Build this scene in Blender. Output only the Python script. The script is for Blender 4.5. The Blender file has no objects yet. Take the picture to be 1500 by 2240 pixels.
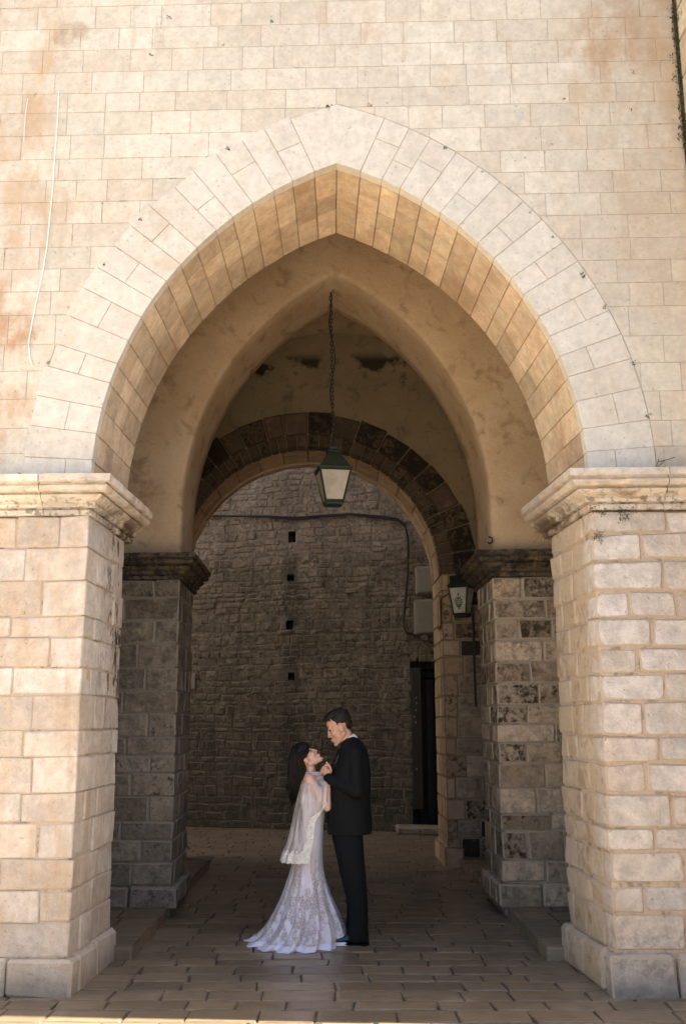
import bpy, math, random
import numpy as np
from mathutils import Vector, Matrix, Euler
from math import sin, cos, tan, atan, pi, radians, sqrt, acos, asin
random.seed(7)
R = random.random
def U(a, b): return a + (b - a) * random.random()

# ------------------------------------------------------------------ camera, world, sun, exposure
SC = bpy.context.scene
COL = SC.collection
cam_d = bpy.data.cameras.new('camera'); cam = bpy.data.objects.new('camera', cam_d); COL.objects.link(cam)
cam_d.sensor_fit = 'VERTICAL'; cam_d.sensor_height = 36; cam_d.sensor_width = 24
cam_d.lens = 35.36; cam_d.clip_end = 400; cam_d.clip_start = 0.1
cam.matrix_world = (Matrix.Translation((-0.076, -6.92, 1.7)) @ Matrix.Rotation(radians(-0.9), 4, 'Z')
                    @ Matrix.Rotation(radians(90 + 11.9), 4, 'X') @ Matrix.Rotation(radians(-0.3), 4, 'Z'))
SC.camera = cam
W = bpy.data.worlds.new('World'); SC.world = W; W.use_nodes = True
wn = W.node_tree.nodes; bg = wn['Background']
sky = wn.new('ShaderNodeTexSky'); sky.sky_type = 'NISHITA'; sky.sun_disc = False
SUN_EL, SUN_AZ = 50.0, 95.5          # azimuth clockwise from +Y
sky.sun_elevation = radians(SUN_EL); sky.sun_rotation = radians(SUN_AZ)
sky.air_density = 1.0; sky.dust_density = 2.0; sky.ozone_density = 1.0
W.node_tree.links.new(sky.outputs[0], bg.inputs[0]); bg.inputs[1].default_value = 0.075
sd = bpy.data.lights.new('sun', 'SUN'); sd.energy = 5.0; sd.angle = radians(0.5); sd.color = (1.0, 0.92, 0.775)
so = bpy.data.objects.new('sun', sd); COL.objects.link(so)
sdir = Vector((sin(radians(SUN_AZ)) * cos(radians(SUN_EL)), cos(radians(SUN_AZ)) * cos(radians(SUN_EL)), sin(radians(SUN_EL))))
so.rotation_euler = sdir.to_track_quat('Z', 'Y').to_euler(); so.location = (8, -4, 20)
vs = SC.view_settings; vs.view_transform = 'Standard'; vs.look = 'None'; vs.gamma = 1; vs.use_curve_mapping = False
vs.exposure = 2.3

# ------------------------------------------------------------------ material helpers
class NB:
    def __init__(s, name):
        s.m = bpy.data.materials.new(name); s.m.use_nodes = True
        s.t = s.m.node_tree; s.n = s.t.nodes; s.n.clear()
        s.out = s.n.new('ShaderNodeOutputMaterial'); s.p = s.n.new('ShaderNodeBsdfPrincipled')
        s.t.links.new(s.p.outputs[0], s.out.inputs[0])
        g = s.n.new('ShaderNodeNewGeometry'); s.pos = g.outputs['Position']; s.nrm = g.outputs['Normal']
    def lk(s, a, b):
        if isinstance(a, (int, float)): b.default_value = a
        elif isinstance(a, tuple): b.default_value = a if len(a) != 3 or b.type != 'RGBA' else (*a, 1)
        else: s.t.links.new(a, b)
    def m2(s, op, a, b=0.0, c=0.0, clamp=False):
        n = s.n.new('ShaderNodeMath'); n.operation = op; n.use_clamp = clamp
        s.lk(a, n.inputs[0]); s.lk(b, n.inputs[1]); s.lk(c, n.inputs[2]); return n.outputs[0]
    def add(s, a, b): return s.m2('ADD', a, b)
    def sub(s, a, b): return s.m2('SUBTRACT', a, b)
    def mul(s, a, b): return s.m2('MULTIPLY', a, b)
    def mn(s, a, b): return s.m2('MINIMUM', a, b)
    def mx(s, a, b): return s.m2('MAXIMUM', a, b)
    def ab(s, a): return s.m2('ABSOLUTE', a)
    def noise(s, scale, detail=4, rough=0.55, vec=None, dist=0.0, stretch=None):
        v = vec or s.pos
        if stretch:
            mp = s.n.new('ShaderNodeMapping'); s.lk(v, mp.inputs[0]); mp.inputs['Scale'].default_value = stretch; v = mp.outputs[0]
        n = s.n.new('ShaderNodeTexNoise'); s.lk(v, n.inputs['Vector'])
        n.inputs['Scale'].default_value = scale; n.inputs['Detail'].default_value = detail
        n.inputs['Roughness'].default_value = rough; n.inputs['Distortion'].default_value = dist
        return n.outputs[0]
    def voro(s, scale, feature='F1', vec=None, out=0):
        n = s.n.new('ShaderNodeTexVoronoi'); n.feature = feature; s.lk(vec or s.pos, n.inputs['Vector'])
        n.inputs['Scale'].default_value = scale; return n.outputs[out]
    def ss(s, x, a, b, lo=0.0, hi=1.0):
        n = s.n.new('ShaderNodeMapRange'); n.interpolation_type = 'SMOOTHSTEP'
        s.lk(x, n.inputs[0])
        if a > b: a, b, lo, hi = b, a, hi, lo
        n.inputs[1].default_value = a; n.inputs[2].default_value = b
        n.inputs[3].default_value = lo; n.inputs[4].default_value = hi; return n.outputs[0]
    def mix(s, f, a, b, mode='MIX'):
        n = s.n.new('ShaderNodeMix'); n.data_type = 'RGBA'; n.blend_type = mode
        s.lk(f, n.inputs[0]); s.lk(a, n.inputs[6]); s.lk(b, n.inputs[7]); return n.outputs[2]
    def sep(s, v):
        n = s.n.new('ShaderNodeSeparateXYZ'); s.lk(v, n.inputs[0]); return n.outputs
    def attr(s, name):
        n = s.n.new('ShaderNodeAttribute'); n.attribute_name = name; return n.outputs
    def scale(s, col, f):
        n = s.n.new('ShaderNodeVectorMath'); n.operation = 'SCALE'; s.lk(col, n.inputs[0]); s.lk(f, n.inputs['Scale']); return n.outputs[0]
    def bump(s, h, strength, dist):
        n = s.n.new('ShaderNodeBump'); n.inputs['Strength'].default_value = strength
        n.inputs['Distance'].default_value = dist; s.lk(h, n.inputs['Height']); s.t.links.new(n.outputs[0], s.p.inputs['Normal'])
    def zone(s, ax, lo, hi, soft):
        c = s.sep(s.pos)[ax]
        return s.mul(s.ss(c, lo - soft, lo + soft), s.ss(c, hi + soft, hi - soft))

def stone_mat(name, a, b, mortar, ew=0.012, ochre=(0.55, 0.33, 0.16), och=0.35, patina=(0.05, 0.045, 0.035), pat=1.0,
              bump=0.5, bdist=0.02, rough=0.85, base_pat=0.0, extra=None, var=0.28, speck=0.25, emk=0.8, mot=0.3, cr=0.012, fade=0.0):
    k = NB(name); tint = k.sep(k.attr('tint')[1]); n1 = k.noise(2.3, 5); n2 = k.noise(21, 6, 0.65); n3 = k.noise(95, 4, 0.7)
    n4 = k.noise(6.5, 5, 0.6, stretch=(1.0, 1.0, 0.35))
    col = k.mix(tint[1], a, b)
    col = k.scale(col, k.add(1 - var * .6, k.mul(tint[0], var)))
    n5 = k.noise(8.5, 7, 0.68)
    col = k.scale(col, k.add(1 - mot * .5, k.mul(k.ss(n5, 0.33, 0.67), mot)))
    col = k.mix(k.mul(k.ss(n4, 0.48, 0.74), och), col, ochre)
    col = k.scale(col, k.add(0.76, k.mul(n2, 0.48)))
    col = k.scale(col, k.add(1 - speck * 0.5, k.mul(n3, speck)))
    pits = k.ss(k.noise(42, 3, 0.6), 0.335, 0.285)
    pm = k.add(k.mul(tint[2], pat), base_pat)
    pmask = k.ss(k.add(k.add(pm, k.mul(k.sub(n2, 0.5), 1.6)), k.mul(k.sub(n5, 0.5), 2.0)), 0.25, 0.80)
    pmask = k.mul(pmask, k.ss(pm, 0.02, 0.25))
    col = k.mix(pmask, col, k.mix(k.ss(n3, 0.4, 0.65), patina, tuple(min(1, c * 2.6) for c in patina)))
    if extra: col = extra(k, col, n1, n2, n3)
    fu = k.sep(k.attr('fuv')[1]); fs = k.sep(k.attr('fsz')[1])
    qx = k.sub(k.ab(fu[0]), k.sub(fs[0], cr)); qy = k.sub(k.ab(fu[1]), k.sub(fs[1], cr))
    qa = k.mx(qx, 0.0); qb = k.mx(qy, 0.0)
    d = k.sub(cr, k.add(k.m2('SQRT', k.add(k.mul(qa, qa), k.mul(qb, qb))), k.mn(k.mx(qx, qy), 0.0)))
    nn = k.add(k.mul(k.sub(n2, 0.5), 2.2 * ew), k.mul(k.sub(k.noise(7, 3), 0.5), 2.5 * ew))
    em = k.ss(k.add(d, nn), ew * 1.15, ew * 0.35)
    if fade:
        fd = k.ss(k.noise(1.7, 4, 0.6), 0.38, 0.62); em = k.mul(em, k.add(1 - fade, k.mul(fd, fade)))
        dkb = k.mul(em, k.ss(k.noise(4.5, 5, 0.7), 0.60, 0.66))
    col = k.mix(k.mul(em, emk), col, mortar)
    if fade: col = k.mix(k.mul(dkb, 0.55), col, (0.10, 0.075, 0.05))
    col = k.mix(k.mul(pits, 0.55), col, k.scale(col, 0.35))
    k.lk(col, k.p.inputs['Base Color']); k.p.inputs['Roughness'].default_value = rough
    k.p.inputs['Specular IOR Level'].default_value = 0.25
    h = k.add(k.add(k.mul(n2, 0.7), k.mul(n3, 0.35)), k.mul(k.ss(d, 0.0, ew * 2.2), 0.15))
    h = k.add(h, k.add(k.mul(n1, 0.8), k.mul(n5, 1.2)))
    k.bump(h, bump, bdist); return k.m

def mortar_mat(name, col, dark=(0.06, 0.05, 0.04), dk=0.5, extra=None):
    k = NB(name); n2 = k.noise(9, 5, 0.65); n3 = k.noise(60, 4, 0.7)
    c = k.scale(col, k.add(0.7, k.mul(n3, 0.6)))
    c = k.mix(k.mul(k.ss(n2, 0.52, 0.66), dk), c, dark)
    if extra: c = extra(k, c, n2, n2, n3)
    k.lk(c, k.p.inputs['Base Color']); k.p.inputs['Roughness'].default_value = 0.95; k.bump(n3, 0.6, 0.01); return k.m

def plain_mat(name, col, rough=0.6, metal=0.0, var=0.15, vs_=12, bump=0.0):
    k = NB(name); n = k.noise(vs_, 4)
    k.lk(k.scale(col, k.add(1 - var, k.mul(n, 2 * var))), k.p.inputs['Base Color'])
    k.p.inputs['Roughness'].default_value = rough; k.p.inputs['Metallic'].default_value = metal
    if bump: k.bump(k.noise(vs_ * 5, 3), bump, 0.005)
    return k.m

# ------------------------------------------------------------------ mesh helpers
SKEW = 0.04
def sk(p): return (p[0], p[1] - SKEW * p[0], p[2])

def link(o, parent=None):
    COL.objects.link(o)
    if parent is not None: o.parent = parent
    return o

def tagit(o, label=None, cat=None, group=None, kind=None):
    if label: o['label'] = label
    if cat: o['category'] = cat
    if group: o['group'] = group
    if kind: o['kind'] = kind
    return o

def empty(name, loc, label, cat, group=None):
    o = bpy.data.objects.new(name, None); o.location = loc; o.empty_display_size = 0.2; link(o)
    return tagit(o, label, cat, group)

def wloc(o):
    v = Vector((0, 0, 0))
    while o is not None: v += o.location; o = o.parent
    return v

class MB:
    """collects geometry (world coordinates) with the per-face stone attributes"""
    def __init__(s): s.v = []; s.f = []; s.uv = []; s.sz = []; s.ti = []; s.mi = []
    def face(s, idx, uv=None, sz=(9, 9, 0), ti=(0.5, 0.5, 0), mi=0):
        s.f.append(idx); s.uv += uv if uv else [(0, 0, 0)] * len(idx); s.sz += [sz] * len(idx); s.ti += [ti] * len(idx); s.mi.append(mi)
    def quad_grid(s, P, ti=(0.5, 0.5, 0), closed=False, mi=0):
        b = len(s.v); n = len(P); m = len(P[0])
        for r in P: s.v += [tuple(q) for q in r]
        for i in range(n - 1):
            for j in range(m if closed else m - 1):
                j2 = (j + 1) % m
                s.face((b + i * m + j, b + i * m + j2, b + (i + 1) * m + j2, b + (i + 1) * m + j), ti=ti, mi=mi)
        return b
    def cap(s, ids, ti=(0.5, 0.5, 0), mi=0): s.face(tuple(ids), ti=ti, mi=mi)
    def build(s, name, mat, parent=None, smooth=False, skew=False, origin=None):
        V = np.array(s.v, dtype=float)
        if skew: V[:, 1] -= SKEW * V[:, 0]
        par = wloc(parent) if parent is not None else Vector((0, 0, 0))
        if origin is None: org = Vector(V.mean(axis=0)) if parent is not None else Vector((V[:, 0].mean(), V[:, 1].mean(), V[:, 2].min()))
        else: org = Vector(origin)
        V = V - np.array(org)
        me = bpy.data.meshes.new(name); me.from_pydata(V.tolist(), [], s.f); 
        for mm in (mat if isinstance(mat, (list, tuple)) else [mat]): me.materials.append(mm)
        if isinstance(mat, (list, tuple)): me.polygons.foreach_set('material_index', s.mi)
        for nm, dat in (('fuv', s.uv), ('fsz', s.sz), ('tint', s.ti)):
            a = me.attributes.new(nm, 'FLOAT_VECTOR', 'CORNER'); a.data.foreach_set('vector', np.array(dat, dtype=np.float32).ravel())
        if smooth: me.polygons.foreach_set('use_smooth', [True] * len(me.polygons))
        me.update()
        o = bpy.data.objects.new(name, me); o.location = org - par
        return link(o, parent)

# chamfered hexahedron topology
EDGES = {0: [(i, i | 1) for i in range(8) if not i & 1], 1: [(i, i | 2) for i in range(8) if not i & 2], 2: [(i, i | 4) for i in range(8) if not i & 4]}
FACES = [(0, (0, 4, 6, 2)), (0, (1, 3, 7, 5)), (1, (0, 1, 5, 4)), (1, (2, 6, 7, 3)), (2, (0, 2, 3, 1)), (2, (4, 5, 7, 6))]
def _topo():
    cs = [Vector((i & 1, i >> 1 & 1, i >> 2 & 1)) for i in range(8)]
    def vp(i, a):
        p = cs[i].copy()
        for ax in range(3):
            if ax != a: p[ax] += 0.1 if cs[i][ax] < .5 else -0.1
        return p
    out = []
    for ax, cyc in FACES: out.append([(i, ax) for i in cyc])
    for a in range(3):
        b, c = [x for x in range(3) if x != a]
        for i, j in EDGES[a]: out.append([(i, b), (j, b), (j, c), (i, c)])
    for i in range(8): out.append([(i, 0), (i, 1), (i, 2)])
    res = []
    cen = Vector((.5, .5, .5))
    for f in out:
        P = [vp(*q) for q in f]; n = (P[1] - P[0]).cross(P[2] - P[0]); fc = sum(P, Vector()) / len(P)
        if n.dot(fc - cen) < 0: f = f[::-1]
        res.append([i * 3 + a for i, a in f])
    return res
TOPO = _topo()
def hexa(mb, C, c=0.01, tint=(0.5, 0.5, 0.0), skip=()):
    """C: 8 corners, bit0 = first axis, bit1 = second, bit2 = third; small chamfer c"""
    C = [Vector(p) for p in C]; b = len(mb.v)
    D = [[(C[i ^ (1 << a)] - C[i]) for a in range(3)] for i in range(8)]
    for i in range(8):
        cc = c * U(0.6, 1.6)
        d = [D[i][a].normalized() * min(cc, D[i][a].length * 0.3) for a in range(3)]
        for a in range(3):
            p = C[i].copy()
            for x in range(3):
                if x != a: p += d[x]
            mb.v.append(tuple(p))
    vol = D[0][0].cross(D[0][1]).dot(D[0][2])
    for q, f in enumerate(TOPO):
        ids = [b + x for x in f]
        if q < 6:
            p = [Vector(mb.v[x]) for x in ids]
            e1 = (p[1] - p[0]).length * .5 + (p[2] - p[3]).length * .5; e2 = (p[2] - p[1]).length * .5 + (p[3] - p[0]).length * .5
            hw, hh = e1 / 2 + c, e2 / 2 + c
            uv = [(-e1 / 2, -e2 / 2, 0), (e1 / 2, -e2 / 2, 0), (e1 / 2, e2 / 2, 0), (-e1 / 2, e2 / 2, 0)]; sz = (hw, hh, 0)
        else: uv = [(1, 1, 0)] * len(ids); sz = (1, 1, 0)
        if vol < 0: ids = ids[::-1]; uv = uv[::-1]
        mb.face(tuple(ids), uv, sz, tint)
def boxc(x0, x1, y0, y1, z0, z1, j=0.0):
    P = []
    for i in range(8):
        P.append(((x1 if i & 1 else x0) + U(-j, j), (y1 if i & 2 else y0), (z1 if i & 4 else z0) + U(-j, j)))
    return P
def box(mb, x0, x1, y0, y1, z0, z1, c=0.01, tint=(0.5, 0.5, 0), j=0.0): hexa(mb, boxc(x0, x1, y0, y1, z0, z1, j), c, tint)
def rt(pat=0.0, lo=0.0, hi=1.0): return (U(0, 1), U(lo, hi), pat)

class Stones:
    """stones of one kind of one thing; the first `limit` become single parts, the rest one joined part"""
    def __init__(s, parent, mat, name='stone', limit=300, skew=True): s.p = parent; s.m = mat; s.n = name; s.lim = limit; s.c = 0; s.rest = MB(); s.skew = skew
    def put(s, fn, far=False):
        if far or s.c >= s.lim: fn(s.rest); return None
        mb = MB(); fn(mb); s.c += 1; return mb.build(s.n, s.m, s.p, skew=s.skew)
    def box(s, x0, x1, y0, y1, z0, z1, c=0.01, tint=None, j=0.0, far=False):
        t = tint or rt(); return s.put(lambda mb: box(mb, x0, x1, y0, y1, z0, z1, c, t, j), far)
    def hexa(s, C, c=0.01, tint=None, far=False):
        t = tint or rt(); return s.put(lambda mb: hexa(mb, C, c, t), far)
    def done(s):
        if s.rest.v: tagit(s.rest.build('far_' + s.n + 's', s.m, s.p, skew=s.skew), kind='stuff')

def tube(mb, pts, r, n=8, ti=(0.5, 0.5, 0), mi=0):
    pts = [Vector(p) for p in pts]; rows = []
    for i, p in enumerate(pts):
        t = (pts[min(i + 1, len(pts) - 1)] - pts[max(i - 1, 0)]).normalized()
        a = t.orthogonal().normalized() if i == 0 else (a0 - t * a0.dot(t)).normalized()
        a0 = a; b = t.cross(a); rr = r[i] if isinstance(r, (list, tuple)) else r
        rows.append([p + (a * cos(2 * pi * k / n) + b * sin(2 * pi * k / n)) * rr for k in range(n)])
    b0 = mb.quad_grid(rows, ti, closed=True, mi=mi)
    mb.cap([b0 + k for k in range(n)][::-1], ti, mi); mb.cap([b0 + (len(rows) - 1) * n + k for k in range(n)], ti, mi)

def ellipsoid(mb, c, r, rot=None, n=14, m=9, ti=(0.5, 0.5, 0)):
    rows = []; M = rot or Matrix.Identity(3)
    for i in range(m + 1):
        ph = -pi / 2 + pi * i / m; ph = max(-pi / 2 + .02, min(pi / 2 - .02, ph))
        rows.append([Vector(c) + M @ Vector((r[0] * cos(ph) * cos(2 * pi * k / n), r[1] * cos(ph) * sin(2 * pi * k / n), r[2] * sin(ph))) for k in range(n)])
    b = mb.quad_grid(rows, ti, closed=True); mb.cap([b + k for k in range(n)][::-1], ti); mb.cap([b + m * n + k for k in range(n)], ti)

def capsule(mb, a, b, ra, rb, n=12):
    a = Vector(a); b = Vector(b); t = (b - a); L = max(t.length, 1e-5); t.normalize(); pts = []; rs = []
    for k in range(5):
        ang = pi / 2 * k / 4; pts.append(a - t * ra * cos(ang)); rs.append(max(ra * sin(ang), ra * .05))
    for k in range(5):
        ang = pi / 2 * k / 4; pts.append(b + t * rb * sin(ang)); rs.append(max(rb * cos(ang), rb * .05))
    tube(mb, pts, rs, n)

def loft(mb, rings, ti=(0.5, 0.5, 0)):
    b = mb.quad_grid(rings, ti, closed=True); n = len(rings[0])
    mb.cap([b + k for k in range(n)][::-1], ti); mb.cap([b + (len(rings) - 1) * n + k for k in range(n)], ti)

def fuse(mb, name, mat, parent, voxel=0.005, it=4, origin=None):
    """join overlapping closed shapes into one continuous skin"""
    o = mb.build('tmp', mat, None, origin=(0, 0, 0))
    md = o.modifiers.new('r', 'REMESH'); md.mode = 'VOXEL'; md.voxel_size = voxel; md.use_smooth_shade = True
    ms = o.modifiers.new('s', 'SMOOTH'); ms.factor = 0.5; ms.iterations = it
    dg = bpy.context.evaluated_depsgraph_get(); me = bpy.data.meshes.new_from_object(o.evaluated_get(dg)); me.name = name
    bpy.data.objects.remove(o)
    me.materials.clear(); me.materials.append(mat)
    me.polygons.foreach_set('use_smooth', [True] * len(me.polygons))
    par = wloc(parent) if parent else Vector()
    me.transform(Matrix.Translation(-par)); me.update()
    r = bpy.data.objects.new(name, me); return link(r, parent)

# ------------------------------------------------------------------ materials
def wall_extra(k, col, n1, n2, n3):
    ns = k.noise(3.2, 6, 0.62, stretch=(1, 1, 0.6))
    z = k.zone(0, -2.75, -2.15, 0.13)                                  # ochre seep down the left side
    col = k.mix(k.mul(k.mul(z, k.ss(ns, 0.44, 0.66)), 0.6), col, (0.50, 0.31, 0.16))
    z2 = k.mul(k.ss(k.sep(k.pos)[0], 1.2, 2.6), k.ss(k.sep(k.pos)[2], 3.6, 7.2))
    col = k.mix(k.mul(k.mul(z2, k.ss(ns, 0.30, 0.70)), 0.75), col, (0.46, 0.30, 0.17))
    P3 = k.sep(k.pos); nb = k.noise(6.5, 7, 0.66, stretch=(1, 1, .7))
    for bx, bz, br, bc, ba in ((-2.47, 4.62, .24, (.40, .19, .08), .95), (-2.45, 3.88, .24, (.42, .21, .10), .85), (-2.30, 5.55, .30, (.50, .31, .17), .7), (-2.10, 7.02, .13, (.33, .22, .13), .9), (-2.40, 5.1, .25, (.50, .33, .20), .6),
                               (2.25, 7.1, .45, (.42, .27, .16), .8), (1.95, 6.55, .25, (.44, .30, .18), .7), (0.15, 7.15, .28, (.46, .33, .22), .5), (-.55, 7.1, .18, (.46, .33, .22), .5), (1.9, 3.75, .16, (.48, .28, .15), .6), (2.0, 4.9, .3, (.50, .37, .25), .45)):
        dx_ = k.mul(k.sub(P3[0], bx), 1 / br); dz_ = k.mul(k.sub(P3[2], bz), 1 / br)
        dd_ = k.add(k.add(k.mul(dx_, dx_), k.mul(dz_, dz_)), k.mul(k.sub(nb, .5), 9.0))
        col = k.mix(k.mul(k.ss(dd_, 1.6, -0.8), ba * .62), col, bc)
    st = k.noise(5, 5, 0.6, stretch=(2.2, 1, 0.25))
    col = k.mix(k.mul(k.ss(st, 0.60, 0.74), 0.25), col, (0.42, 0.27, 0.15))
    return col
M_wall = stone_mat('pale limestone ashlar', (0.63, 0.585, 0.49), (0.60, 0.53, 0.43), (0.52, 0.45, 0.375), 0.0045, och=0.18, bump=0.35, bdist=0.012, extra=wall_extra, speck=0.18, var=0.12, emk=0.5, mot=0.14, fade=0.75)
M_wallmortar = mortar_mat('pale joint mortar', (0.60, 0.53, 0.45), dk=0.15)
M_ring = stone_mat('white arch limestone', (0.64, 0.595, 0.515), (0.625, 0.57, 0.48), (0.50, 0.43, 0.36), 0.003, och=0.10, bump=0.3, bdist=0.01, speck=0.15, var=0.07, emk=0.5, mot=0.12, fade=0.7,
                   extra=lambda k, c, a, b, d: k.mix(k.mul(k.ss(k.noise(1.9, 5), 0.6, 0.72), 0.3), c, (0.5, 0.33, 0.19)))
def soffit_extra(k, col, n1, n2, n3):
    st = k.noise(2.5, 5, 0.6, stretch=(1, .6, 1)); 
    return k.mix(k.mul(k.ss(st, 0.5, 0.68), 0.45), col, (0.36, 0.22, 0.13))
M_soffit = stone_mat('ochre soffit stone', (0.62, 0.49, 0.34), (0.54, 0.40, 0.27), (0.34, 0.24, 0.15), 0.004, och=0.35, bump=0.4, bdist=0.012, extra=soffit_extra, emk=0.5, var=0.42)
def pierL_extra(k, col, n1, n2, n3):
    z = k.sep(k.pos)[2]; y = k.sep(k.pos)[1]
    drip = k.noise(4, 6, 0.65, stretch=(1.5, 1.5, 0.25))
    c = k.mix(k.mul(k.ss(drip, 0.50, 0.70), 0.55), col, (0.46, 0.30, 0.17))
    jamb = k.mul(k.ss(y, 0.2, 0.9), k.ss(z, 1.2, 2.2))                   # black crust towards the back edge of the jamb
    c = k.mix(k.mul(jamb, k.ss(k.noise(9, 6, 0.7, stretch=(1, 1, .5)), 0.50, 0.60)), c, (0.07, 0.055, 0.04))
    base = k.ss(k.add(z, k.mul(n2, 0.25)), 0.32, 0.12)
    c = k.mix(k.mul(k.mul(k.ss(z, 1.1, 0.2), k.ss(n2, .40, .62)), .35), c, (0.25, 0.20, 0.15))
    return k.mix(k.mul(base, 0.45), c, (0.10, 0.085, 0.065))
M_pierL = stone_mat('warm limestone block', (0.63, 0.575, 0.51), (0.56, 0.475, 0.385), (0.49, 0.41, 0.325), 0.009, och=0.35, bump=0.6, bdist=0.02, extra=pierL_extra, emk=0.55, var=0.2, mot=0.26, cr=0.02)
def pierR_extra(k, col, n1, n2, n3):
    p = k.sep(k.pos); z = p[2]
    low = k.mul(k.ss(z, 0.75, 0.2), k.ss(n2, 0.42, 0.6))
    c = k.mix(k.mul(low, 0.55), col, (0.22, 0.18, 0.14)); c = k.mix(k.mul(k.ss(k.add(z, k.mul(n2, 0.25)), 0.30, 0.10), 0.5), c, (0.10, 0.085, 0.065))
    j = k.ss(p[1], 0.02, 0.2)
    c = k.mix(k.mul(j, 0.55), c, (0.52, 0.37, 0.20))  # golden bounce light on the jamb face painted into the stone colour
    return k.mix(k.mul(k.mul(j, k.ss(k.noise(5, 5), 0.54, 0.66)), 0.5), c, (0.30, 0.17, 0.08))
M_pierR = stone_mat('bleached limestone block', (0.64, 0.59, 0.54), (0.58, 0.50, 0.42), (0.50, 0.395, 0.295), 0.012, och=0.15, bump=0.8, bdist=0.025, extra=pierR_extra, var=0.18, mot=0.3, cr=0.045, emk=.85)
M_mortarL = mortar_mat('tan mortar', (0.50, 0.40, 0.30), dk=0.55)
M_mortarR = mortar_mat('tan lime mortar', (0.50, 0.39, 0.285), dk=0.5)
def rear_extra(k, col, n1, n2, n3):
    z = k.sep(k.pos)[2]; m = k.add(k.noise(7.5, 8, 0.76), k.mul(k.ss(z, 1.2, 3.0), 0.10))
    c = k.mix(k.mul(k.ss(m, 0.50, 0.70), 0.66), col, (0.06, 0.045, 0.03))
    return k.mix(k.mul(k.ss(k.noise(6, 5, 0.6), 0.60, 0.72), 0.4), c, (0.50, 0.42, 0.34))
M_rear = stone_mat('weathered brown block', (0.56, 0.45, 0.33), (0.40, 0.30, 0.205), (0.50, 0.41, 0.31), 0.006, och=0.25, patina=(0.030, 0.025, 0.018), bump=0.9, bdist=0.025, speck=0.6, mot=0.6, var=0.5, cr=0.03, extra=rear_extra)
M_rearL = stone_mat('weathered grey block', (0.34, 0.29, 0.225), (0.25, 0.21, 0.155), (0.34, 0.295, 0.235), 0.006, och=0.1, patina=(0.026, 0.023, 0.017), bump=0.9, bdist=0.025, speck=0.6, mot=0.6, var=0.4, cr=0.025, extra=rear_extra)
M_mortarD = mortar_mat('pale lime mortar', (0.36, 0.30, 0.23), dk=0.5)
M_mortarG = mortar_mat('grey lime mortar', (0.26, 0.225, 0.18), dk=0.5)
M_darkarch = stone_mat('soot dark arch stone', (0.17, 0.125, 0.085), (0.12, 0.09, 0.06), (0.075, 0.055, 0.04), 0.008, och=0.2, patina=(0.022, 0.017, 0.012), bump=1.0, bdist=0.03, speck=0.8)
M_strip = stone_mat('warm intrados stone', (0.50, 0.37, 0.25), (0.44, 0.31, 0.20), (0.20, 0.13, 0.08), 0.004, och=0.3, bump=0.5, bdist=0.01)
def corn_extra(k, col, n1, n2, n3):
    z = k.sep(k.pos)[2]
    m = k.ss(k.noise(7, 6, 0.68, stretch=(0.6, 1, 1.6)), 0.53, 0.66)
    c = k.mix(k.mul(m, 0.55), col, (0.36, 0.22, 0.11))
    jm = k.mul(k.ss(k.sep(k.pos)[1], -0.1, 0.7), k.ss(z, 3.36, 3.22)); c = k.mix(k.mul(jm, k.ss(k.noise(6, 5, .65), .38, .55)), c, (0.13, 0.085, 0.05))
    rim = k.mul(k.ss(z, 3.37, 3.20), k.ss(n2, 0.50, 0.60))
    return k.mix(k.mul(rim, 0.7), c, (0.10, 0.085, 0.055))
M_cornice = stone_mat('stained cornice stone', (0.64, 0.575, 0.495), (0.60, 0.51, 0.42), (0.3, 0.2, 0.12), 0.002, och=0.35, bump=0.6, bdist=0.014, extra=corn_extra)
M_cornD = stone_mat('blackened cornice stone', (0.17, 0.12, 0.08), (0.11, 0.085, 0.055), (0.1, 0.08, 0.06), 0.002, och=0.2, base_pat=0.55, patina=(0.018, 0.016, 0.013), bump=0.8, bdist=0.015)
def rubble_extra(k, col, n1, n2, n3):
    p = k.sep(k.pos)
    band = k.mul(k.mul(k.ss(p[0], -0.95, -0.80), k.ss(p[0], -0.45, -0.62)), k.ss(k.noise(3.2, 5), 0.36, 0.58))
    c = k.mix(k.mul(band, 0.75), col, (0.035, 0.032, 0.025))
    lime = k.mul(k.ss(k.noise(3.0, 6, 0.6, stretch=(2.5, 1, 0.4)), 0.52, 0.68), 0.45)
    c = k.mix(lime, c, (0.40, 0.33, 0.28))
    dk = k.ss(k.noise(9, 7, 0.75), 0.50, 0.60)
    c = k.mix(k.mul(dk, 0.7), c, (0.045, 0.042, 0.03))
    vst = k.ss(k.noise(2.2, 6, 0.65, stretch=(2.2, 1, 0.22)), 0.50, 0.66); c = k.mix(k.mul(vst, 0.55), c, (0.06, 0.055, 0.04))
    big = k.ss(k.noise(1.3, 4, 0.6), 0.4, 0.65); c = k.scale(c, k.add(0.72, k.mul(big, 0.4)))
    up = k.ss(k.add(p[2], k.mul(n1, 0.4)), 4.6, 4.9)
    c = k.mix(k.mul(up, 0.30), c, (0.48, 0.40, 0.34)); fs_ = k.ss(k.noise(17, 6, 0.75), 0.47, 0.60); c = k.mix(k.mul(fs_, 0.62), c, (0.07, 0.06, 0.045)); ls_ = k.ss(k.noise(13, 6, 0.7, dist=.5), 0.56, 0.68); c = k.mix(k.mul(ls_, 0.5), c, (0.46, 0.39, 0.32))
    low_shade = k.mul(k.ss(k.add(p[2], k.mul(k.sub(n1, .5), 2.0)), 2.8, 0.2), 0.62)  # shade low on the wall painted in, darker towards the ground
    return k.mix(low_shade, c, (0.06, 0.065, 0.05))
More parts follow.
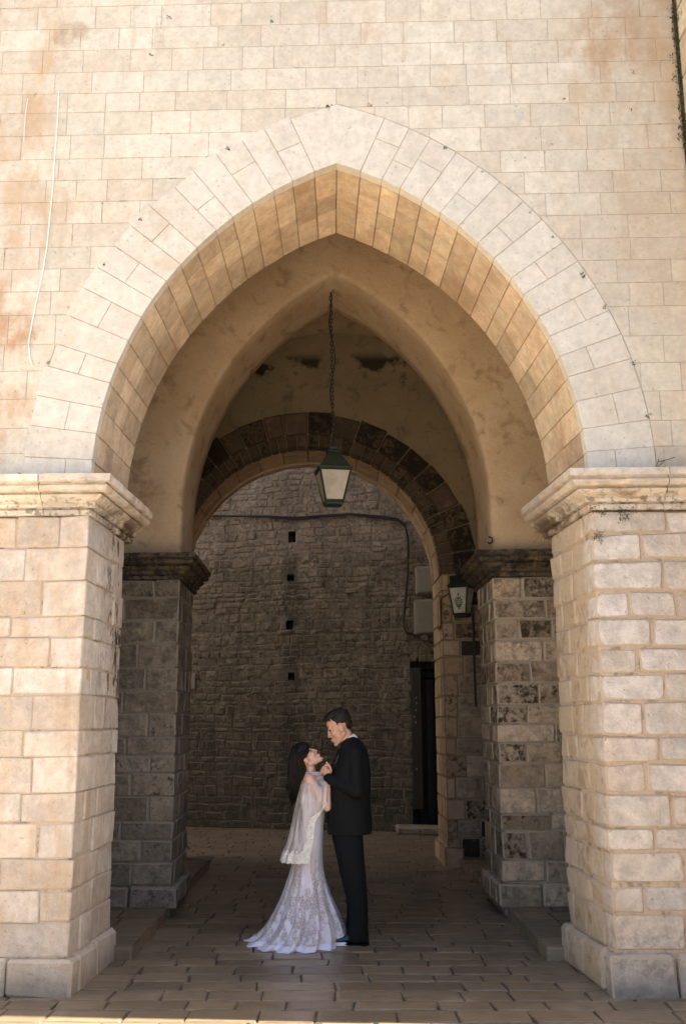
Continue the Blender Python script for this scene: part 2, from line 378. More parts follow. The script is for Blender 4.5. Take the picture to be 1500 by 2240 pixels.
M_rubble = stone_mat('rough rubble stone', (0.34, 0.285, 0.215), (0.25, 0.21, 0.16), (0.22, 0.185, 0.14), 0.016, och=0.2, patina=(0.03, 0.027, 0.02), bump=0.9, bdist=0.018, extra=rubble_extra, speck=0.7, emk=0.9, mot=0.6)
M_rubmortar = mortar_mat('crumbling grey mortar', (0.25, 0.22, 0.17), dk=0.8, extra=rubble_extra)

def plaster_mat(name, a, b, stain, st=0.4, patches=False):
    k = NB(name); n1 = k.noise(1.1, 6, 0.6); n2 = k.noise(5, 6, 0.65, dist=0.6); n3 = k.noise(45, 4, 0.65)
    c = k.mix(k.ss(n1, 0.35, 0.65), a, b)
    c = k.mix(k.mul(k.ss(n2, 0.52, 0.70), st), c, stain)
    c = k.mix(k.mul(k.ss(k.noise(12, 7, 0.7, dist=1.5), 0.60, 0.68), 0.4), c, k.scale(c, 0.55))
    if patches:
        p = k.sep(k.pos)
        zz = k.add(p[2], 0)
        row = k.mul(k.ss(zz, 6.05, 6.20), k.ss(zz, 6.62, 6.46))
        pm = k.mul(row, k.ss(k.noise(2.3, 4, 0.55, stretch=(1.3, 1, 1.4)), 0.50, 0.60))
        c = k.mix(k.mul(pm, 0.9), c, (0.02, 0.018, 0.014))
    c = k.scale(c, k.add(0.82, k.mul(n3, 0.36)))
    k.lk(c, k.p.inputs['Base Color']); k.p.inputs['Roughness'].default_value = 0.92; k.p.inputs['Specular IOR Level'].default_value = 0.2
    k.bump(k.add(k.mul(n2, 1.2), k.mul(n3, 0.35)), 0.35, 0.03); return k.m
M_plaster = plaster_mat('ochre lime plaster', (0.53, 0.40, 0.265), (0.45, 0.32, 0.195), (0.24, 0.15, 0.075), 0.65)
M_plasterD = plaster_mat('dark lime plaster', (0.31, 0.245, 0.155), (0.245, 0.19, 0.12), (0.12, 0.10, 0.07), 0.6, patches=True)

def paving_mat(name, a, b, rough=0.33):
    k = NB(name); t = k.sep(k.attr('tint')[1]); n1 = k.noise(2.0, 5); n2 = k.noise(13, 6, 0.62, stretch=(0.5, 1, 1)); n3 = k.noise(70, 4, 0.7)
    c = k.mix(t[1], a, b); c = k.scale(c, k.add(0.78, k.mul(t[0], 0.36)))
    c = k.mix(k.mul(k.ss(n2, 0.50, 0.70), 0.45), c, (0.10, 0.075, 0.05))
    c = k.mix(k.mul(k.ss(n1, 0.55, 0.7), 0.3), c, (0.42, 0.33, 0.25))
    fu = k.sep(k.attr('fuv')[1]); fs = k.sep(k.attr('fsz')[1])
    d = k.mn(k.sub(fs[0], k.ab(fu[0])), k.sub(fs[1], k.ab(fu[1])))
    em = k.ss(k.add(d, k.mul(k.sub(n3, 0.5), 0.012)), 0.012, 0.001)
    em = k.mul(em, k.add(.35, k.mul(k.ss(k.noise(3, 4), .4, .6), .65)))
    c = k.mix(k.mul(em, 0.6), c, (0.06, 0.045, 0.03)); c = k.scale(c, k.add(0.85, k.mul(n3, 0.3)))
    k.lk(c, k.p.inputs['Base Color'])
    k.lk(k.add(rough - 0.06, k.mul(n2, 0.28)), k.p.inputs['Roughness'])
    k.bump(k.add(k.add(k.mul(n1, 1.6), k.mul(n2, 0.5)), k.add(k.mul(n3, 0.12), k.mul(k.ss(d, 0, 0.03), 0.5))), 0.35, 0.02); return k.m
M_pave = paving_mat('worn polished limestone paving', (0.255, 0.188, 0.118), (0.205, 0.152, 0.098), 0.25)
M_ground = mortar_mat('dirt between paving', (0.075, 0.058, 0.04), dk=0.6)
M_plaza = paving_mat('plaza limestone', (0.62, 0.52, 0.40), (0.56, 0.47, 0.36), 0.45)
M_blackmetal = plain_mat('black painted iron', (0.025, 0.03, 0.028), 0.45, 0.3)
M_greenmetal = plain_mat('dark green patinated metal', (0.045, 0.065, 0.05), 0.45, 0.4, 0.3)

# ------------------------------------------------------------------ ground
mb = MB()
mb.quad_grid([[(x, y, -0.011) for x in np.linspace(-60, 60, 9)] for y in np.linspace(-60, 60, 9)])
g = mb.build('ground', M_ground); tagit(g, kind='structure')
# paving rows
PV = empty('pavement', (0, 0, 0), None, None); PV['kind'] = 'structure'
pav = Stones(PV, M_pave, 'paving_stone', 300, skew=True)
y = -1.02; rows = []
while y < 14.5:
    h = U(0.20, 0.29); rows.append((y, y + h)); y += h
later = []
for y0, y1 in rows:
    xa, xb = (-3.4, 2.6) if y0 < 0 else ((-1.56, 1.56) if y0 < 6.9 else (-5, 4))
    if -0.3 < y0 < 0.95: xa, xb = -1.78, 1.78
    if 0 > y0 > -0.3: xa, xb = -3.4, 2.6
    x = xa - U(0, .25)
    while x < xb:
        w = U(0.27, 0.52); gap = U(0.003, 0.005)
        xx0 = max(x, xa) + gap; xx1 = min(x + w, xb) - gap
        if xx1 - xx0 > 0.06:
            dz = U(-0.002, 0.0015); C = boxc(xx0, xx1, y0 + gap, y1 - gap, -0.12, dz, 0)
            s = U(-0.012, 0.012)
            C = [(p[0] + (s if i & 2 else -s), p[1] + U(-.004, .004), p[2] + (U(-.003, .003) if i & 4 else 0)) for i, p in enumerate(C)]
            t = (U(0, 1), U(0, 1), 0)
            if y0 < 6.9 and abs((xx0 + xx1) / 2) < 2.5: later.append((y0, C, t, False))
            else: later.append((y0, C, t, True))
        x += w
later.sort(key=lambda q: q[0])
for y0, C, t, far in later: pav.hexa(C, 0.006, t, far=far)
pav.done()
# sunlit plaza in front
PZ = empty('plaza', (0, -1, 0), None, None); PZ['kind'] = 'structure'
plz = Stones(PZ, M_plaza, 'paving_stone', 0, skew=True)
y = -1.03
while y > -26:
    h = U(0.3, 0.36) if y > -8 else 1.2; x = -24 + U(-.3, .3) if y < -8 else -9 + U(-.3, .3); xe = 24 if y < -8 else 9
    while x < xe:
        w = U(0.4, 0.7) if y > -8 else 2.4
        plz.box(x + .006, x + w - .006, y - h + .006, y - .006, -0.1, U(-.004, .002), 0.006, far=True); x += w
    y -= h
for x0, x1, y0 in ((-24, -9, -1.0), (9, 24, -1.0)):
    for k in range(6): plz.box(x0 + k * 2.5 + .01, x0 + k * 2.5 + 2.49, -8.2, -1, -0.1, 0, 0.006, far=True)
plz.done()

# raised stone ledges along both sides of the passage
for s_, lab in ((-1, 'low raised paving ledge along the left foot of the passage'), (1, 'low raised paving ledge along the right foot of the passage')):
    L = empty('ledge', (s_ * 1.8, 3, 0), lab, 'ledge', 'paved ledges along the passage')
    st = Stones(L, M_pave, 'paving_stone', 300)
    yy = 0.98
    while yy < 5.85:
        d = U(0.28, 0.42); y2 = min(yy + d, 5.87); xs = [1.51, U(1.78, 1.95), 2.38]
        for a, b in zip(xs, xs[1:]):
            x0, x1 = sorted((s_ * a, s_ * b)); st.box(x0 + .006, x1 - .006, yy + .006, y2 - .006, -0.02, 0.10 + U(-.004, .004), 0.008)
        yy = y2
    st.done()

# ------------------------------------------------------------------ front wall
ZS, ZI = 3.40, 0.006
CX, RI, RO = 0.839, 2.60, 3.076          # pointed arch: centre offset, intrados, extrados radius
FW = empty('tower_wall', (0, 0.3, 3.4), 'pale limestone ashlar wall of the tower above the large pointed arch', 'wall')
def clip_poly(poly, inside_line):
    (px, pz), (nx, nz) = inside_line; out = []
    for i in range(len(poly)):
        a, b = poly[i], poly[(i + 1) % len(poly)]
        da = (a[0] - px) * nx + (a[1] - pz) * nz; db = (b[0] - px) * nx + (b[1] - pz) * nz
        if da >= 0: out.append(a)
        if da * db < 0:
            t = da / (da - db); out.append((a[0] + (b[0] - a[0]) * t, a[1] + (b[1] - a[1]) * t))
    return out
def prism(mb, poly, y0, y1, c, t):
    cx = sum(p[0] for p in poly) / len(poly); cz = sum(p[1] for p in poly) / len(poly); n = len(poly)
    x0 = min(p[0] for p in poly); x1 = max(p[0] for p in poly); z0 = min(p[1] for p in poly); z1 = max(p[1] for p in poly)
    def ins(p, d):
        v = Vector((cx - p[0], cz - p[1])); v = v.normalized() * min(d * 1.4, v.length * .4); return (p[0] + v.x, p[1] + v.y)
    b = len(mb.v); F = [ins(p, c) for p in poly]
    mb.v += [(p[0], y0, p[1]) for p in F] + [(p[0], y0 + c, p[1]) for p in poly] + [(p[0], y1, p[1]) for p in poly]
    mx_, mz_ = (x0 + x1) / 2, (z0 + z1) / 2
    mb.face(tuple(b + i for i in range(n)), [(p[0] - mx_, p[1] - mz_, 0) for p in F], ((x1 - x0) / 2, (z1 - z0) / 2, 0), t)
    for r in range(2):
        for i in range(n):
            j = (i + 1) % n; mb.face((b + r * n + i, b + (r + 1) * n + i, b + (r + 1) * n + j, b + r * n + j), [(1, 1, 0)] * 4, (1, 1, 0), t)
def ring_left_extra(z): return 0.0
def outside_ring(x, z, r=RO):
    cx = -CX if x > 0 else CX
    return z < ZS - 0.02 and abs(x) > RI - CX or (x - cx) ** 2 + (z - ZS) ** 2 > r * r
wallZ = [3.43, 3.61, 3.80, 4.02, 4.235, 4.44, 4.67, 4.855, 5.035, 5.21, 5.40, 5.58, 5.76, 5.94, 6.14, 6.335, 6.50, 6.685, 6.88, 7.07, 7.27, 7.47, 7.68]
fw = Stones(FW, M_wall, 'stone', 300)
cand = []
for zi in range(len(wallZ) - 1):
    z0, z1 = wallZ[zi], wallZ[zi + 1]; x = -3.7 - U(0, .3)
    while x < 2.6:
        w = U(0.23, 0.40) if R() < .8 else U(0.4, 0.52); a, b = x, min(x + w, 2.605); 
        if 2.605 - b < 0.12: b = 2.605
        x = b
        g_ = 0.0012
        poly = [(a + g_, z0 + g_), (b - g_, z0 + g_), (b - g_, z1 - g_), (a + g_, z1 - g_)]
        if a < 0 < b and z0 < 6.4: 
            polys = [[(a + g_, z0 + g_), (-g_, z0 + g_), (-g_, z1 - g_), (a + g_, z1 - g_)], [(g_, z0 + g_), (b - g_, z0 + g_), (b - g_, z1 - g_), (g_, z1 - g_)]]
            if z0 > 6.36: polys = [poly]
        else: polys = [poly]
        for P in polys:
            sgn = 1 if sum(p[0] for p in P) > 0 else -1; c0 = (-CX * sgn, ZS); rr = RO + 0.004
            ds = [sqrt((p[0] - c0[0]) ** 2 + (p[1] - c0[1]) ** 2) for p in P]
            if max(ds) < rr: continue
            if min(ds) < rr:
                # intersection points of arc with polygon edges
                ip = []
                for i in range(len(P)):
                    p, q = P[i], P[(i + 1) % len(P)]; d0, d1 = ds[i], ds[(i + 1) % len(P)]
                    if (d0 < rr) != (d1 < rr):
                        lo, hi = 0.0, 1.0
                        for _ in range(24):
                            m = (lo + hi) / 2; r_ = sqrt((p[0] + (q[0] - p[0]) * m - c0[0]) ** 2 + (p[1] + (q[1] - p[1]) * m - c0[1]) ** 2)
                            if (r_ < rr) == (d0 < rr): lo = m
                            else: hi = m
                        ip.append((p[0] + (q[0] - p[0]) * lo, p[1] + (q[1] - p[1]) * lo))
                if len(ip) == 2:
                    d = Vector(ip[1]) - Vector(ip[0]); n = Vector((d.y, -d.x)).normalized(); mid = (Vector(ip[0]) + Vector(ip[1])) / 2
                    if n.dot(mid - Vector(c0)) < 0: n = -n
                    P = clip_poly(P, (ip[0], (n.x, n.y)))
            if len(P) < 3: continue
            ar = abs(sum(P[i][0] * P[(i + 1) % len(P)][1] - P[(i + 1) % len(P)][0] * P[i][1] for i in range(len(P)))) / 2
            if ar < 0.003: continue
            cx_ = sum(p[0] for p in P) / len(P)
            cand.append((cx_ < -2.75 or z0 > 7.3, P))
for far, P in cand:
    t = (U(0, 1), U(0, 1), 0.0)
    pr = U(-0.001, 0.002)
    fw.put(lambda mb: prism(mb, P, -pr, 0.12, 0.0018, t), far)
fw.done()
# wall core (recessed mortar face) with the arch opening
def arch_pts(cx, r, zs, n, half=1):
    """right half of a pointed arch from springing to apex"""
    a1 = acos(cx / r); return [(half * (r * cos(a1 * i / n) - cx), zs + r * sin(a1 * i / n)) for i in range(n + 1)]
def wall_with_arch(mb, prof, x0, x1, ztop, ya, yb, zbase, mi=0):
    """prof: closed-at-base opening outline from left spring over apex to right spring; solid around it"""
    front = []
    for yy in (ya, yb):
        rows_in = [(p[0], yy, p[1]) for p in prof]; out = []
        for p in prof:
            if p[0] < 0: t = min(1, max(0, (p[1] - zbase) / (prof[len(prof) // 2][1] - zbase)))
            out.append(None)
        n = len(prof); k = n // 2
        out = []
        for i, p in enumerate(prof):
            if i <= k * 0.6: out.append((x0, yy, zbase + (ztop - zbase) * (i / (k * 0.6))))
            elif i >= n - 1 - k * 0.6: out.append((x1, yy, zbase + (ztop - zbase) * ((n - 1 - i) / (k * 0.6))))
            else:
                lo = k * 0.6; hi = n - 1 - k * 0.6; out.append((x0 + (x1 - x0) * (i - lo) / (hi - lo), yy, ztop))
        front.append((rows_in, out))
    mb.quad_grid([front[0][0], front[0][1]]); mb.quad_grid([front[1][1], front[1][0]]); mb.quad_grid([front[1][0], front[0][0]])
    mb.quad_grid([front[0][1], front[1][1]])
def full_arch(cx, r, zs, n): 
    rgt = arch_pts(cx, r, zs, n); return [(-p[0], p[1]) for p in rgt[:-1]] + [(0.0, rgt[-1][1])] + [p for p in rgt[:-1]][::-1]
mb = MB(); wall_with_arch(mb, full_arch(CX, RI + 0.02, ZS, 20), -9, 2.615, 11.0, 0.005, 0.985, 3.38)
mb.build('wall_core', M_wallmortar, FW, skew=True)
mb = MB()                                             # plain ashlar far to the left and above the frame, in big courses
z = 3.43
while z < 10.7:
    h = 0.4; x = -8.9
    xe = 2.6 if z > 7.7 else -3.72
    x = -8.9 + U(0, .3)
    while x < xe - .2:
        w = U(0.6, 1.0); x2 = min(x + w, xe)
        if not (z < 7.68 and x2 > -3.75 and x > -3.9):
            zz = max(z, 7.69) if x2 > -3.7 else z
            if z + h - zz > .05: box(mb, x + .004, x2 - .004, 0.0, 0.12, zz + .004, z + h - .004, 0.004, rt())
        x = x2
    z += h
tagit(mb.build('far_stones', M_wall, FW, skew=True), kind='stuff')

# ------------------------------------------------------------------ front arch
FA = empty('pointed_arch', (0, 0.5, 3.4), 'large pointed arch of white voussoirs framing the passage', 'arch')
vo = Stones(FA, M_ring, 'voussoir'); sf = Stones(FA, M_soffit, 'soffit_stone')
NV = 18; A1 = acos(CX / RI)
def ap(s_, r, a, y):
    x = r * cos(a) - CX
    if x < 0.0: x = 0.0
    return (s_ * x, y, ZS + r * sin(a))
def vhex(s_, r0, r1, a0, a1, y0, y1, g=0.0014):
    ga0 = g / RI; P = []
    for i in range(8):
        r = r1 - g if i & 1 else r0 + (g if r0 > RI + .01 else 0); yy = y1 if i & 2 else y0; a = a1 - ga0 if i & 4 else a0 + ga0
        if yy > .12: r -= .055 * yy
        x = r * cos(a) - CX; z = ZS + r * sin(a)
        if x < 0.0015: # beyond the apex plane: slide along the joint to x=0
            z = ZS + (CX + .0015) * tan(a) if cos(a) > .05 and False else z; x = 0.0015
        P.append((s_ * x, yy, z))
    return P
keyA = {}
for s_ in (-1, 1):
    edges = [0.0]; 
    for i in range(NV): edges.append(edges[-1] + U(0.85, 1.15))
    edges = [e / edges[-1] * A1 for e in edges]
    keyA[s_] = edges[-2]
    for i in range(NV):
        a0, a1 = edges[i], edges[i + 1]; ro = RO + (U(0, 0.05) if s_ < 0 else 0)
        def lim(P, rr_out): return P
        last = i == NV - 1
        split = (i % 2 == 0) if i < 14 else R() < .5
        segs = [(RI, ro)] if not split else (lambda m: [(RI, m), (m, ro)])(U(2.78, 2.9))
        for r0, r1 in segs:
            pr = U(0.001, 0.006)
            if last: continue
            P = vhex(s_, r0, r1, a0, a1, -pr, 0.09)
            if last:
                # extend the crown stone up to the centre line
                P = []
                for q in range(8):
                    r = r1 - .0025 if q & 1 else r0; yy = 0.09 if q & 2 else -pr
                    if q & 4: P.append((s_ * 0.0015, yy, ZS + sqrt(r * r - CX * CX)))
                    else: P.append((s_ * max(0.0015, r * cos(a0 + .001) - CX), yy, ZS + r * sin(a0 + .001)))
            vo.hexa(P, 0.0018, (U(0, 1), U(0, 1), 0))
        # fill between fanned crown stone and the outer apex
    # outer apex filler: stones between angle A1 and the extrados apex
    A2 = acos(CX / RO)
    if A2 > A1:
        P = []
        for q in range(8):
            yy = 0.30 if q & 2 else -0.006
            P.append(None)
    # soffit
    for i in range(NV):
        a0, a1 = edges[i], edges[i + 1]; yy = 0.30
        cuts = [0.092]
        if s_ > 0: cuts += [0.092 + U(.2, .42)]
        else: cuts += [0.092 + U(.15, .32)]
        cuts += [cuts[-1] + U(.2, .28), 1.0]
        for c0, c1 in zip(cuts, cuts[1:]):
            if c1 - c0 < .04: continue
            P = vhex(s_, RI + U(-.003, .003), RI + 0.2, a0, a1, c0 + .0035, c1 - .0035)
            if i == NV - 1:
                P = []
                for q in range(8):
                    y_ = (c1 - .002) if q & 2 else (c0 + .002); r = (RI + .2 if q & 1 else RI) - (.055 * y_ if y_ > .12 else 0)
                    if q & 4: P.append((s_ * .0015, y_, ZS + sqrt(r * r - CX * CX)))
                    else: P.append((s_ * max(.0015, r * cos(a0 + .001) - CX), y_, ZS + r * sin(a0 + .001)))
            sf.hexa(P, 0.004, (U(0, 1), U(0, 1), 0))
aK = keyA
KP = []
for s_ in (-1, 1):
    a_ = aK[s_]; seg = [(s_ * (RI * cos(a_) - CX - .0014), ZS + RI * sin(a_)), (s_ * (RO * cos(a_) - CX - .0014), ZS + RO * sin(a_))]
    KP.append(seg)
def arcpts(r, a0, s_, n=3): 
    aE = acos(CX / r); return [(s_ * (r * cos(a0 + (aE - a0) * i / n) - CX), ZS + r * sin(a0 + (aE - a0) * i / n)) for i in range(1, n)]
poly = [KP[0][0]] + arcpts(RI, aK[-1], -1) + [(0, ZS + sqrt(RI * RI - CX * CX))] + arcpts(RI, aK[1], 1)[::-1] + [KP[1][0], KP[1][1]] + arcpts(RO, aK[1], 1) + [(0, ZS + sqrt(RO * RO - CX * CX))] + arcpts(RO, aK[-1], -1)[::-1] + [KP[0][1]]
mbk = MB(); prism(mbk, poly, -0.005, 0.09, 0.0018, (.6, .4, 0)); mbk.build('keystone', M_ring, FA, skew=True)
vo.done(); sf.done()

# ------------------------------------------------------------------ piers
def pier(name, s_, X, v0, v1, Xo, zs, mat, mort, label, group, jf=(0.26, 0.5), jj=(0.22, 0.5), gap=0.006, c=0.01, jit=0.004, plinth=None, patf=lambda: 0.0, core=0.012, faceR=None, xoff=None):
    o = empty(name, sk((s_ * (X + Xo) / 2, (v0 + v1) / 2, 0)), label, 'pier', group)
    st = Stones(o, mat, 'stone')
    def B(a, b, y0, y1, z0, z1, cc=c, t=None):
        ga = 0 if a < X + .01 else gap
        x0, x1 = sorted((s_ * (a + ga), s_ * (b - gap))); st.box(x0, x1, y0 + (0 if y0 < v0 + .01 else gap), y1 - gap, z0 + gap, z1 - gap, cc, t or (U(0, 1), U(0, 1), patf()), jit)
    for i, (z0, z1) in enumerate(zip(zs, zs[1:])):
        lf = i % 2 == 0; f = U(*((0.36, 0.52) if lf else (0.2, 0.34))); j = U(*((0.16, 0.28) if lf else (0.34, 0.5)))
        pr = U(-0.004, 0.006)
        B(X - pr, X + f, v0 - pr, v0 + j, z0, z1)
        a = X + f; sh = 0.24
        while a < Xo:
            w = U(*jf); b = a + w
            if Xo - b < .15: b = Xo
            B(a, min(b, Xo), v0 - U(-0.003, 0.006), v0 + min(sh, j), z0, z1); a = b
        a = v0 + j
        while a < v1 - .001:
            w = U(*jj); b = a + w
            if v1 - b < .14: b = v1
            B(X - U(-0.003, 0.006), X + min(sh, f), a, b, z0, z1); a = b
    if plinth:
        ph, pp, pb = plinth
        a = X - pp; k_ = 0
        f = U(.3, .45); B(X - pp, X + f, v0 - pp, v0 + .12, pb, ph, 0.02)
        a = X + f
        while a < Xo: b = a + U(.5, .8); b = Xo if Xo - b < .2 else b; B(a, b, v0 - pp, v0 + .12, pb, ph, .02); a = b
        a = v0 + .12
        while a < v1 + pp - .001: b = a + U(.35, .5); b = v1 + pp if v1 + pp - b < .15 else b; B(X - pp, X + .12, a, b, pb, ph, .02); a = b
    st.done()
    mb = MB(); x0, x1 = sorted((s_ * (X + core), s_ * (Xo - .01)))
    box(mb, x0, x1, v0 + core, v1 - core, 0.0, zs[-1] - .004, 0.02); mb.build('mortar_core', mort, o, skew=True)
    return o

def cornice(parent, s_, X, v0, v1, Xo, zb, prof, mat, splits_front, wob=0.004, jambsegs=2):
    """profile list of (projection, z); mitred round the front inner corner of the pier"""
    def seg(a_fn, b_fn, n=2, far=False):
        mb = MB(); rows = []
        for k in range(n + 1):
            t = k / n; row = []
            for pj, z in prof:
                A = Vector(a_fn(pj)); Bv = Vector(b_fn(pj)); p = A.lerp(Bv, t); 
                w = wob if 0 < k < n else wob * .5
                row.append((p.x + U(-w, w), p.y + U(-w, w), zb + z + U(-w, w) * .5))
            rows.append(row)
        t_ = rt()
        m = len(prof)
        b = mb.quad_grid(rows, t_)
        # inner back column for thickness
        inner = []
        for k in range(n + 1):
            t = k / n; A = Vector(a_fn(-0.12)); Bv = Vector(b_fn(-0.12)); p = A.lerp(Bv, t); inner.append([(p.x, p.y, zb + prof[-1][1]), (p.x, p.y, zb + prof[0][1])])
        b2 = mb.quad_grid(inner, t_)
        for k in range(n):
            mb.face((b + k * m + m - 1, b + (k + 1) * m + m - 1, b2 + (k + 1) * 2, b2 + k * 2), ti=t_)
            mb.face((b + k * m, b2 + k * 2 + 1, b2 + (k + 1) * 2 + 1, b + (k + 1) * m), ti=t_)
        mb.face(tuple([b + i for i in range(m)] + [b2, b2 + 1]), ti=t_)
        mb.face(tuple([b + n * m + i for i in range(m)][::-1] + [b2 + n * 2 + 1, b2 + n * 2]), ti=t_)
        mb.build('cornice', mat, parent, skew=True)
    ed = list(splits_front)
    for a, b in zip(ed, ed[1:]):
        last = (a == ed[0])
        def fa(pj, a=a, last=last): return (s_ * (a - pj if last else a + .003), v0 - pj, 0)
        def fb(pj, b=b): return (s_ * (b - .003), v0 - pj, 0)
        seg(fa, fb, 6)
    js = np.linspace(v0, v1, jambsegs + 1)
    for i, (a, b) in enumerate(zip(js, js[1:])):
        def fa(pj, a=a, i=i): return (s_ * (X - pj), (a - pj) if i == 0 else a + .003, 0)
        def fb(pj, b=b): return (s_ * (X - pj), b - .003, 0)
        seg(fa, fb, 5)

PROF = [(0.0, 0.0), (0.022, 0.002), (0.024, 0.036), (0.010, 0.040), (0.010, 0.050), (0.046, 0.053), (0.054, 0.072), (0.052, 0.086), (0.072, 0.094), (0.098, 0.110), (0.112, 0.130),
        (0.092, 0.136), (0.092, 0.146), (0.140, 0.150), (0.158, 0.166), (0.162, 0.184), (0.146, 0.200), (0.146, 0.208), (0.180, 0.211), (0.182, 0.262), (0.0, 0.268)]
XF = 1.76
zl = [0.225, 0.44, 0.64, 0.838, 1.065, 1.257, 1.493, 1.668, 1.904, 2.093, 2.297, 2.443, 2.69, 2.924, 3.152]
zr = [0.263, 0.493, 0.671, 0.874, 1.033, 1.24, 1.439, 1.616, 1.837, 2.027, 2.201, 2.396, 2.578, 2.793, 2.985, 3.15]
pL = pier('front_pier', -1, XF, 0, 1.0, 8.8, zl, M_pierL, M_mortarL, 'warm cream limestone pier under the left foot of the large arch', 'front piers of the gateway', plinth=(0.225, 0.045, -0.02), gap=0.0035, c=0.006, jit=0.007, core=0.007, jf=(0.22, 0.62))
pR = pier('front_pier', 1, XF, 0, 1.0, 2.72, zr, M_pierR, M_mortarR, 'bleached rough limestone pier with wide tan joints under the right foot of the large arch', 'front piers of the gateway', plinth=(0.263, 0.05, -0.02), gap=0.007, c=0.008, jit=0.012, jf=(0.26, 0.52), core=0.007)
cornice(pL, -1, XF, 0, 1.16, 8.8, 3.152, PROF, M_cornice, [XF, 1.80 + .28, 4.6, 8.8], wob=0.004)
cornice(pR, 1, XF, 0, 1.16, 2.72, 3.152, PROF, M_cornice, [XF, 2.26, 2.62], wob=0.003)
def taper(o, f):
    bpy.context.view_layer.update()
    for ch in o.children:
        V = [ch.location + o.location + v.co for v in ch.data.vertices]
        for v, p in zip(ch.data.vertices, V):
            yv = p.y + SKEW * p.x; t = min(1.2, max(-.1, yv))
            if abs(p.x) < 2.3: v.co.x += f(p.z) * t
taper(pL, lambda z: .055); taper(pR, lambda z: -.065)
# strip of wall between capital top and springing is the wall itself

XR = 1.49
zrr = [0.30, 0.49, 0.748, 0.891, 1.122, 1.343, 1.53, 1.69, 1.864, 2.063, 2.261, 2.464, 2.656, 2.85, 3.063]
zrl = [0.28, 0.481, 0.679, 0.838, 1.059, 1.262, 1.426, 1.591, 1.807, 2.016, 2.228, 2.455, 2.671, 2.888, 3.063]
def patR(): return random.choice([0, 0, 0, 0.1, 0.2, 0.35, 0.5])
def patL(): return random.choice([0.0, 0.1, 0.15, 0.25, 0.35])
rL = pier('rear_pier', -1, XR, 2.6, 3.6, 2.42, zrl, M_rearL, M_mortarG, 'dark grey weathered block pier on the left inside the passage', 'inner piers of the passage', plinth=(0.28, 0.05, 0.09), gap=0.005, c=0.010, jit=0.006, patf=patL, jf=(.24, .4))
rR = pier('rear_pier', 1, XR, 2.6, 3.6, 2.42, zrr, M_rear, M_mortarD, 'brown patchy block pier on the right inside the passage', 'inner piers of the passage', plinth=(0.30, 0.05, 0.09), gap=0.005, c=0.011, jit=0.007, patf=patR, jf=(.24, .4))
PROF2 = [(p * 0.88, z * 0.90) for p, z in PROF]
cornice(rL, -1, XR, 2.6, 3.75, 2.42, 3.063, PROF2, M_cornD, [XR, 1.95, 2.40], wob=0.005)
cornice(rR, 1, XR, 2.6, 3.75, 2.42, 3.063, PROF2, M_cornD, [XR, 1.9, 2.40], wob=0.005)

# ------------------------------------------------------------------ inner plaster arch
IA = MB(); ZR = 3.30
prof = full_arch(1.25, 2.74, 3.75, 26); prof = [(-1.49, ZR)] + prof + [(1.49, ZR)]
def arch_block(mb, prof, x0, x1, ztop, ya, yb, zbase, ch=0.05, subs=5):
    n = len(prof); k = n // 2
    def outer(i):
        if i <= k * 0.6: return (x0, zbase + (ztop - zbase) * (i / (k * 0.6)))
        if i >= n - 1 - k * 0.6: return (x1, zbase + (ztop - zbase) * ((n - 1 - i) / (k * 0.6)))
        lo = k * 0.6; hi = n - 1 - k * 0.6; return (x0 + (x1 - x0) * (i - lo) / (hi - lo), ztop)
    inn = prof; rows = []
    def lerp(i, t, y):
        o = outer(i); p = prof[i]; return (p[0] + (o[0] - p[0]) * t, y, p[1] + (o[1] - p[1]) * t)
    seq = [(1.0, ya), (0.5, ya), (0.2, ya)]
    rows = [[lerp(i, t, y) for i in range(n)] for t, y in seq]
    def off(i, d, y):
        o = Vector(outer(i)); p = Vector(prof[i]); v = (o - p); v.normalize(); q = p + v * d; return (q.x, y, q.y)
    rows.append([off(i, ch, ya) for i in range(n)])
    rows.append([off(i, ch * .3, ya + ch * .3) for i in range(n)])
    rows.append([off(i, 0, ya + ch) for i in range(n)])
    for s in range(1, subs + 1): rows.append([off(i, 0, ya + ch + (yb - ya - 2 * ch) * s / subs) for i in range(n)])
    rows.append([off(i, ch, yb) for i in range(n)]); rows.append([lerp(i, 1.0, yb) for i in range(n)])
    mb.quad_grid(rows)
arch_block(IA, prof, -2.42, 2.42, 7.6, 2.6, 3.6, ZR, 0.045)
ia = IA.build('inner_arch', M_plaster, None, smooth=True, skew=True, origin=(0, 3.1, 3.3))
tagit(ia, 'steep pointed arch of smooth ochre plaster resting on the two inner piers', 'arch')
